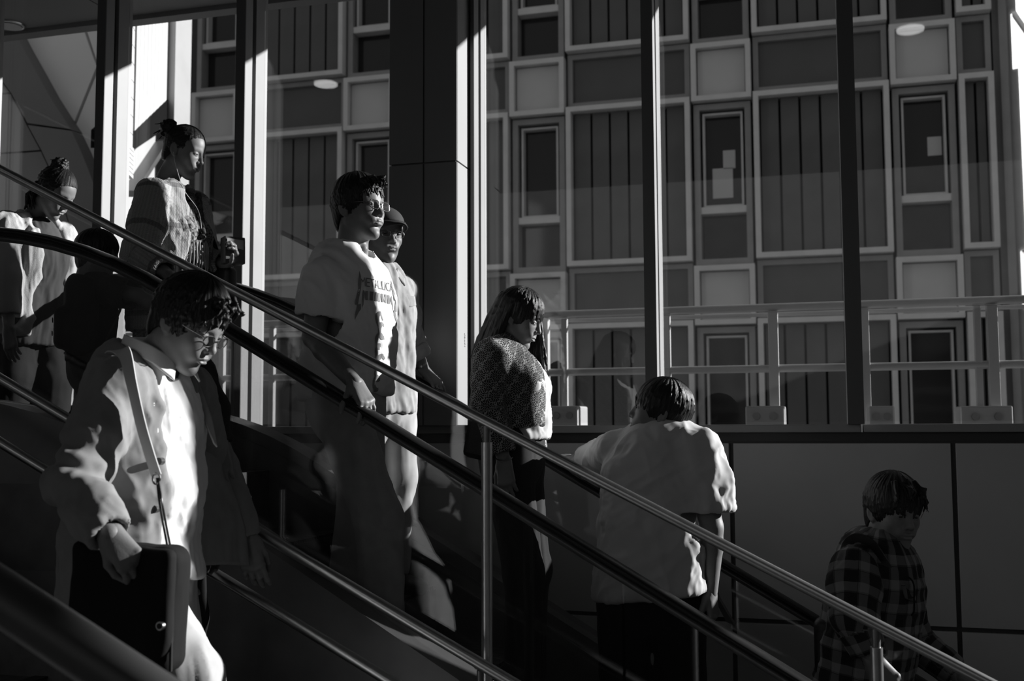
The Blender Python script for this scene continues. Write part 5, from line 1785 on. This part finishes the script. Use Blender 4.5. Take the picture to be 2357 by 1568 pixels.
# ================================================================ man in a plaid shirt, turning towards the viewer
def man_plaid():
    Y = 3.98
    fwd = yaw_dir(20); left = np.cross(UP, fwd)
    nk = P(2018, 1262, Y); pv = P(1995, 1500, Y); pv = V(nk[0] - .06, Y, pv[2])
    p = Person((nk[0], Y, step_top(nk[0])), 'man in a dark plaid shirt turning his face towards the viewer')
    p.head(P(2056, 1184, Y), head_frame(58, -8, 4), .965, 'm', jaw=1.08)
    p.hair(dict(SHORT, line=[(-.2, -.085), (-.075, -.08), (-.045, -.040), (-.030, .008), (.012, .008), (.028, -.020), (.045, .005), (.062, .030), (.085, .044), (.2, .05)], top=.026, thick=.017, mess=.22, length=.075, tufts=[((.06, .03, .12), (.095, .035, .095), (.112, .03, .055), .012), ((.06, -.01, .125), (.098, -.01, .10), (.114, -.015, .062), .012), ((.05, -.045, .11), (.085, -.055, .08), (.092, -.058, .045), .011), ((.05, .06, .10), (.08, .066, .07), (.085, .068, .02), .010)]), 29)
    shR = nk - left * .175 - UP * .06 - fwd * .02; shL = nk + left * .175 - UP * .06
    elR = P(1962, 1420, Y - .24); wrR = P(2010, 1520, Y - .25)
    elL = shL + V(.05, .03, -.27); wrL = elL + V(.16, -.06, -.12)
    p.arm(shR, elR, wrR); p.arm(shL, elL, wrL)
    p.hand(wrR, V(.6, -.1, -.7), V(.4, -.8, .2), mirror=True, curl=(.4, .5, .4)); p.hand(wrL, V(.8, -.2, -.4), V(.3, .5, .7), curl=(.4, .5, .4))
    fz = step_top(pv[0])
    hips, kn, an = legs(p, pv, fwd, (fz, fz))
    p.trunk(nk - UP * .02, nk - UP * .22, pv, hips, kn, an, .95, fwd)
    p.finish()
    V_ = vol_for([nk, pv - UP * .15, shR, shL, elR, elL, wrR, wrL], .24, .006)
    ch = nk + (pv - nk) * .38 + fwd * .02
    torso(V_, [(nk - UP * .03 - fwd * .02, .085, .07), (nk - UP * .08 - fwd * .01, .150, .105), (ch, .185, .135), (nk + (pv - nk) * .75 + fwd * .02, .18, .138), (pv - UP * .12, .19, .145)], fwd)
    for sh in (shR, shL): V_.u(cone(nk - UP * .02 - fwd * .015, sh, .052, .068), .03)
    sleeve(V_, [shR, (shR + elR) / 2, elR, wrR - unit(wrR - elR) * .03], [.078, .078, .070, .050]); sleeve(V_, [shL, elL, wrL - unit(wrL - elL) * .03], [.074, .066, .048])
    V_.sub(cone(p.hl((-.03, 0, -.09)), nk - UP * .03 + fwd * .035, .066, .070), .006)
    hem_cut(V_, pv - UP * .14, -UP, .34)
    bones = [(nk, pv - UP * .1, .18, fwd), (shR, elR, .078, -left), (elR, wrR, .065, -left), (shL, elL, .075, left), (elL, wrL, .06, left)]
    pf = pat_fn(bones)
    p.garment('shirt', V_, C_['plaid'], [(V(.1, 0, -1), .008, .3, .06, 81), (unit(V(.7, 0, -.5)), .005, .15, .05, 8)], pat=pf)
    for s in (1, -1):
        rows = [[nk + left * s * .080 + UP * .060 - fwd * .05, nk + left * s * .072 + UP * .040 + fwd * .03, nk + left * s * .022 - UP * .012 + fwd * .095],
                [nk + left * s * .105 + UP * .005 - fwd * .05, nk + left * s * .105 - UP * .010 + fwd * .045, nk + left * s * .062 - UP * .075 + fwd * .115]]
        v, f = sheet(rows, 8, 8, .006)
        me = mesh_from(v, f, True); at = me.attributes.new('pat', 'FLOAT_VECTOR', 'POINT'); at.data.foreach_set('vector', pf(v).astype(np.float32).ravel())
        obj('collar', me, C_['plaid'], p.root)
    pc = ch - left * .075 + fwd * .132 + UP * .005
    rows = [[pc + left * a + UP * .03 - fwd * abs(a) * .2 for a in (-.055, 0, .055)], [pc + left * a - UP * (.012 + (.016 if a == 0 else 0)) + fwd * .012 - fwd * abs(a) * .2 for a in (-.055, 0, .055)]]
    v, f = sheet(rows, 6, 6, .006)
    me = mesh_from(v, f, True); at = me.attributes.new('pat', 'FLOAT_VECTOR', 'POINT'); at.data.foreach_set('vector', (pf(v) + V(.03, .02, 0)).astype(np.float32).ravel())
    obj('pocket_flap', me, C_['plaid'], p.root)
    V_ = vol_for(hips + kn + an + [pv], .2, .011)
    trousers(V_, pv - UP * .06, hips, kn, an, fwd=fwd)
    p.garment('trousers', V_, C_['denim'])
    for a in an: shoe(p, a, fwd, C_['shoe'])
    # bag strap across the chest and earphone cord
    bg = empty('shoulder_strap_bag', P(1935, 1510, Y)); tag(bg, 'black bag on a strap worn across the plaid shirt', 'bag')
    ribbon(spline([P(1925, 1330, Y - .05), P(1945, 1262, Y - .12), P(1972, 1238, Y - .14), P(2010, 1256, Y - .16), P(2040, 1305, Y - .17), P(2080, 1390, Y - .12), P(2100, 1480, Y - .06)]), .030, [V(0, -.2, 1), V(.3, -.5, .8), V(.5, -.8, .3), V(.9, -.4, .4), V(1, -.2, .4), V(1, -.2, .2), V(1, -.2, .1)][0], .004).build('strap', C_['leather'], bg, smooth=True)
    cb = P(1925, 1490, Y - .02)
    vb = Vol(cb - .22, cb + .22, .007); vb.u(rbox(cb, (.05, .10, .11), frame(fwd, UP), .03), .01)
    v, f = vb.mesh(); obj('bag_body', mesh_from(v, f, True), C_['leather'], bg)
    MB().tube(spline([P(2080, 1333, Y - .12), P(2092, 1330, Y - .14), P(2103, 1345, Y - .15), P(2104, 1380, Y - .15), P(2103, 1410, Y - .14), P(2090, 1421, Y - .12)]), .0028, 6).build('earphone_cord', C_['black'], p.root, smooth=True)
    return p
# ================================================================ man in the pale jacket coming down the stairs with a messenger bag
def man_jacket():
    Y = 2.55
    fwd = yaw_dir(6); left = np.cross(UP, fwd)
    nk = P(334, 845, Y); pv = P(322, 1235, Y); pv = V(nk[0] - .005, Y, pv[2])
    fzs = lambda x: stair_z(math.floor(x / tread) * tread + tread)
    p = Person((nk[0], Y, fzs(nk[0])), 'man with glasses looking down in an open pale jacket and white shirt')
    p.head(P(434, 750, Y), head_frame(3, -31), .955, 'm')
    p.hair(dict(SHORT, top=.026, thick=.017, mess=.5, length=.05, lock_r=.0054, locks=1100, lift=.5, tufts=[((.06, -.03, .115), (.088, -.035, .108), (.100, -.04, .09), .012), ((.065, .005, .118), (.092, .005, .112), (.104, .0, .092), .012), ((.06, .04, .112), (.088, .045, .102), (.098, .045, .08), .012)]), 37)
    p.glasses('round', dz=.004, lens_w=.022, lens_h=.0165, r=.0014)
    shR = P(268, 892, Y - .17); shL = P(432, 900, Y + .17)
    elR = P(176, 1112, Y - .30); wrR = P(254, 1230, Y - .38)
    elL = P(502, 1090, Y + .41); wrL = P(568, 1238, Y + .42)
    p.arm(shR, elR, wrR); p.arm(shL, elL, wrL)
    p.hand(wrR, V(.66, .02, -.72), V(.40, -.80, .42), mirror=True, curl=(.75, .7, .5), thumb=(.5, .5), spread=.04, sc=.92)
    p.hand(wrL, V(.25, .0, -1), V(.3, -.9, .1), mirror=False, curl=((.25, .3, .3), (.35, .4, .3), (.45, .4, .3), (.5, .4, .3)), thumb=(.35, .3), spread=.06, sc=1.0)
    f0 = fzs(pv[0] + .30); f1 = fzs(pv[0] - .05)
    hips, kn, an = legs(p, pv, fwd, (f1, f0), stride=(-.10, .30))
    kn[1] = P(440, 1560, Y - .06); kn[0] = kn[0] + fwd * .05
    p.trunk(nk - UP * .03, nk - UP * .22, pv, hips, kn, an, .92, fwd)
    p.finish()
    # white shirt
    ch = nk + (pv - nk) * .36 + fwd * .02; be = nk + (pv - nk) * .72 + fwd * .03; hm = P(430, 1330, Y); hm = V(pv[0] + .02, Y, hm[2])
    V_ = vol_for([nk, hm, shR, shL], .2, .0055)
    torso(V_, [(nk - UP * .03 + fwd * .01, .075, .065), (nk - UP * .08 + fwd * .01, .135, .092), (ch, .150, .112), (be, .142, .114), (pv, .15, .118), (hm, .16, .126)], fwd, p=2.4)
    hem_cut(V_, hm - UP * .005, -UP, .3)
    V_.sub(cone(p.hl((-.03, 0, -.10)), nk - UP * .02 + fwd * .04, .062, .062), .005)
    sh = p.garment('shirt', V_, C_['shirt'], [(unit(V(.15, .0, -1)), .0075, .22, .042, 91), (unit(V(.6, .3, -.7)), .006, .13, .04, 92)])
    nk_, nk = nk, P(356, 826, Y)
    # shirt collar, standing round the neck with points in front
    for s in (1, -1):
        rows = [[nk + left * s * .012 + UP * .062 - fwd * .082, nk + left * s * .070 + UP * .060 - fwd * .035, nk + left * s * .064 + UP * .030 + fwd * .040, nk + left * s * .020 - UP * .010 + fwd * .086],
                [nk + left * s * .014 + UP * .010 - fwd * .100, nk + left * s * .092 + UP * .012 - fwd * .035, nk + left * s * .086 - UP * .012 + fwd * .050, nk + left * s * .052 - UP * .062 + fwd * .108]]
        v, f = sheet(rows, 24, 10, .005)
        obj('collar', mesh_from(v, f, True), C_['shirt'], p.root)
    nk = nk_
    # jacket body and sleeves
    jh = P(300, 1390, Y)[2]; jb = V(pv[0] - .01, Y, jh)
    V_ = vol_for([nk, jb, shR, shL, elR, elL, wrR, wrL], .2, .0058)
    torso(V_, [(nk - UP * .02 - fwd * .025, .085, .070), (nk - UP * .08 - fwd * .015, .165, .112), (ch - fwd * .02, .182, .138), (be - fwd * .02, .178, .142), (pv - fwd * .01, .190, .152), (jb, .205, .165)], fwd, p=2.4)
    for s_ in (shR, shL): V_.u(cone(nk - UP * .025 - fwd * .02, s_, .052, .060), .03)
    for (c, r, o) in ((nk + fwd * .11 - UP * .04, .080, .0), (ch + fwd * .17 + UP * .10, .108, .0), (ch + fwd * .18 + UP * .0, .118, .01), (ch + fwd * .19 - UP * .09, .125, .02), (be + fwd * .20, .130, .03), (be + fwd * .20 - UP * .09, .135, .035), (pv + fwd * .20, .138, .04), (pv + fwd * .2 - UP * .12, .14, .045), (jb + fwd * .2, .15, .05)):
        V_.sub(ball(c + left * o, r), .006)
    V_.sub(cone(nk + UP * .07 + fwd * .03, nk - UP * .03 + fwd * .03, .095, .092), .01)
    V_.sub(cone(ch, jb - UP * .1, .138, .17, fwd, 1.25), .008)
    # the far front is the swinging panel below, so open the shell there
    for t in np.linspace(.30, 1.15, 7):
        V_.sub(ball(nk + (pv - nk) * t + fwd * .12 + left * .16, .095 + .03 * t), .01)
    hem_cut(V_, jb, -UP, .4)
    sleeve(V_, [shR, (shR + elR) / 2, elR, elR + (wrR - elR) * .55, wrR - unit(wrR - elR) * .005], [.068, .066, .063, .058, .048])
    sleeve(V_, [shL, elL, wrL], [.066, .058, .046])
    def sleeve_folds(v):
        # compressed rings at the bent elbow
        n = normals(v, jf)
        d = np.linalg.norm(v - elR, axis=1)
        ax = unit(elR - shR)
        s_ = (v - shR) @ ax
        w = np.exp(-(d / .13) ** 2)
        wob = noise3(v / .09, 4) * 1.6
        return v + n * (w * .0075 * np.sin(s_ / .0105 + wob * 2))[:, None]
    v, jf = V_.mesh(); v = relax(v, jf, 1, .4)
    v = sleeve_folds(v)
    v = folds(v, normals(v, jf), unit(V(.25, 0, -1)), .0075, .26, .06, 101)
    v = folds(v, normals(v, jf), unit(V(.8, -.1, -.5)), .0045, .14, .045, 103)
    obj('jacket', mesh_from(v, jf, True), C_['linen'], p.root)
    # swinging far front panel
    rows = []
    for (y, xi, Yi, xo, Yo) in ((862, 408, 2.67, 436, 2.68), (930, 416, 2.69, 468, 2.78), (1010, 424, 2.70, 500, 2.86), (1110, 436, 2.71, 532, 2.91), (1210, 450, 2.71, 563, 2.93), (1302, 462, 2.71, 574, 2.93)):
        a, b = P(xi, y, Yi), P(xo, y, Yo)
        rows.append([a, a * .66 + b * .34 + V(0, .02, 0), a * .33 + b * .67 + V(0, .012, 0), b])
    v, f = sheet(rows, 26, 60, .006, [(unit(V(.3, 0, -1)), .007, .3, .06, 111)])
    obj('jacket_front', mesh_from(v, f, True), C_['linen'], p.root)
    # lapel and collar of the jacket, near side
    T = P
    rows = [[T(312, 792, Y - .02), T(332, 848, Y - .075), T(362, 915, Y - .085), T(384, 1000, Y - .04)],
            [T(283, 812, Y - .04), T(303, 872, Y - .115), T(340, 945, Y - .125), T(376, 1020, Y - .05)]]
    v, f = sheet(rows, 24, 10, .006)
    obj('lapel', mesh_from(v, f, True), C_['linen'], p.root)
    rows = [[T(420, 852, Y + .06), T(438, 890, Y + .07), T(462, 950, Y + .07), T(492, 1020, Y + .06)], [T(442, 850, Y + .09), T(466, 905, Y + .09), T(488, 965, Y + .085), T(500, 1030, Y + .065)]]
    v, f = sheet(rows, 24, 8, .006)
    obj('lapel', mesh_from(v, f, True), C_['linen'], p.root)
    for (x, y) in ((368, 1062), (357, 1172), (318, 1090)):
        q = T(x, y, Y - .125)
        MB().tube([q + V(0, .01, 0), q + V(0, -.006, 0)], .0095, 14).build('jacket_button', C_['button'], p.root, smooth=True)
    # trousers
    V_ = vol_for(hips + kn + an + [pv], .2, .008)
    trousers(V_, pv - UP * .06, hips, kn, an, (.140, .090, .074, .070), fwd)
    p.garment('trousers', V_, C_['chino'], [(unit(V(.2, 0, -1)), .009, .35, .05, 121)])
    for a in an: shoe(p, a, fwd, C_['shoe'])

    # messenger bag on a webbing strap
    bc = P(304, 1392, Y - .31)
    bg = empty('messenger_bag', bc - UP * .15); tag(bg, 'black messenger bag with a snap button at the hip of the man in the jacket', 'bag')
    R = frame(unit(V(math.cos(.04), 0, -math.sin(.04)) - V(0, .10, 0)), UP)
    vb = Vol(bc - .24, bc + .24, .006)
    vb.u(rbox(bc, (.138, .046, .142), R, .035), .01)
    v, f = vb.mesh(); v = folds(v, normals(v, f), unit(V(.2, 0, -1)), .004, .2, .07, 7)
    obj('bag_body', mesh_from(v, f, True), C_['black'], bg)
    vb = Vol(bc - .24, bc + .24, .006)
    fc = bc - R[:, 1] * .036 + UP * .012
    vb.u(rbox(fc, (.142, .018, .128), R, .016), .01)
    for s in (1, -1): vb.sub(rbox(fc + R[:, 0] * s * .156 - UP * .120, (.03, .05, .03), frame(unit(R[:, 0] * s + UP * -1.0), UP), .002), .02)
    v, f = vb.mesh(); v = folds(v, normals(v, f), unit(V(.2, 0, -1)), .003, .25, .08, 9)
    flap = obj('flap', mesh_from(v, f, True), C_['black'], bg)
    sp = P(370, 1441, 1.0); 
    d = ray(370, 1441); tt = (fc - R[:, 1] * .018) @ R[:, 1] / (d @ R[:, 1]); q = d * tt
    MB().tube([q + R[:, 1] * .004, q - R[:, 1] * .005], .0100, 18).build('snap_button', C_['snap'], flap, smooth=True)
    MB().tube([q - R[:, 1] * .004, q - R[:, 1] * .0065], .0062, 14).build('snap_cap', C_['dark'], flap, smooth=True)
    pip = [bc + R[:, 0] * .137 + R[:, 1] * y_ + UP * z_ for y_, z_ in ((-.03, .13), (-.03, .0), (-.03, -.10), (-.03, -.13))]
    MB().tube(spline(pip), .004, 8).build('piping', C_['dark'], bg, smooth=True)
    st_ = [T(240, 838, Y - .06), T(268, 808, Y - .14), T(288, 816, Y - .19), T(303, 882, Y - .235), T(324, 975, Y - .235), T(345, 1048, Y - .225), T(360, 1094, Y - .215)]
    ribbon(spline(st_), .036, V(1, -.3, .1), .003).build('strap', C_['webbing'], bg, smooth=True)
    MB().tube([T(360, 1090, Y - .217) + V(.010 * math.cos(a), 0, -.012 + .014 * math.sin(a)) for a in np.linspace(0, 6.283, 17)], .0026, 6, cap=False).build('ring', C_['snap'], bg, smooth=True)
    MB().tube(spline([T(361, 1100, Y - .217), T(369, 1170, Y - .22), T(386, 1262, Y - .30)]), .0028, 6).build('strap_cord', C_['leather'], bg, smooth=True)
    MB().tube(spline([T(364, 1100, Y - .217), T(376, 1175, Y - .22), T(392, 1258, Y - .30)]), .0028, 6).build('strap_cord', C_['leather'], bg, smooth=True)
    return p

# ================================================================ man in a dark jacket, hidden behind him except for one arm
def man_hidden():
    Y = 2.92
    fwd = yaw_dir(0); left = np.cross(UP, fwd)
    nk = P(408, 828, Y); pv = P(400, 1085, Y); pv = V(nk[0], Y, pv[2])
    fz = stair_z(math.floor(nk[0] / tread) * tread + tread)
    p = Person((nk[0], Y, fz), 'person in a dark jacket hidden behind the man with glasses, only one arm showing')
    p.head(P(430, 752, Y), head_frame(0, -10), .88, 'm')
    p.hair(dict(SHORT, locks=120), 41)
    shR = P(448, 862, Y - .03); shL = nk + left * .05 - UP * .05
    elR = P(484, 945, Y - .04); wrR = P(504, 1022, Y - .04)
    elL = shL + V(0, .0, -.26); wrL = elL + V(.1, 0, -.2)
    p.arm(shR, elR, wrR, .85); p.arm(shL, elL, wrL, .85)
    p.hand(wrR, V(.15, 0, -1), V(.4, -.9, 0), mirror=True, curl=(.4, .4, .3), sc=.85); p.hand(wrL, V(.2, 0, -1), V(0, 1, 0), sc=.85)
    hips, kn, an = legs(p, pv, fwd, (fz, fz), half=.04)
    p.trunk(nk - UP * .02, nk - UP * .2, pv, hips, kn, an, .55, fwd)
    p.finish()
    V_ = vol_for([nk, pv - UP * .12, shR, shL, elR, elL, wrR, wrL], .16, .007)
    torso(V_, [(nk - UP * .03, .05, .05), (nk + (pv - nk) * .4, .072, .085), (pv - UP * .08, .075, .09)], fwd)
    for s_ in (shR, shL): V_.u(cone(nk - UP * .04, s_, .045, .05), .03)
    sleeve(V_, [shR, elR, wrR - UP * .0], [.056, .050, .040]); sleeve(V_, [shL, elL, wrL], [.054, .048, .038])
    hem_cut(V_, pv - UP * .1, -UP, .25)
    p.garment('jacket', V_, C_['dark'], [(V(.7, 0, -.5), .007, .1, .045, 131)])
    V_ = vol_for(hips + kn + an + [pv], .16, .011)
    trousers(V_, pv - UP * .05, hips, kn, an, (.075, .065, .055, .05), fwd)
    p.garment('trousers', V_, C_['dark'])
    for a in an: shoe(p, a, fwd, C_['shoe'])
    return p
for fn in (man_jacket, man_hidden, man_tshirt, man_cap, woman_bun, woman_landing, boy, woman_long, man_back, man_plaid):
    fn()
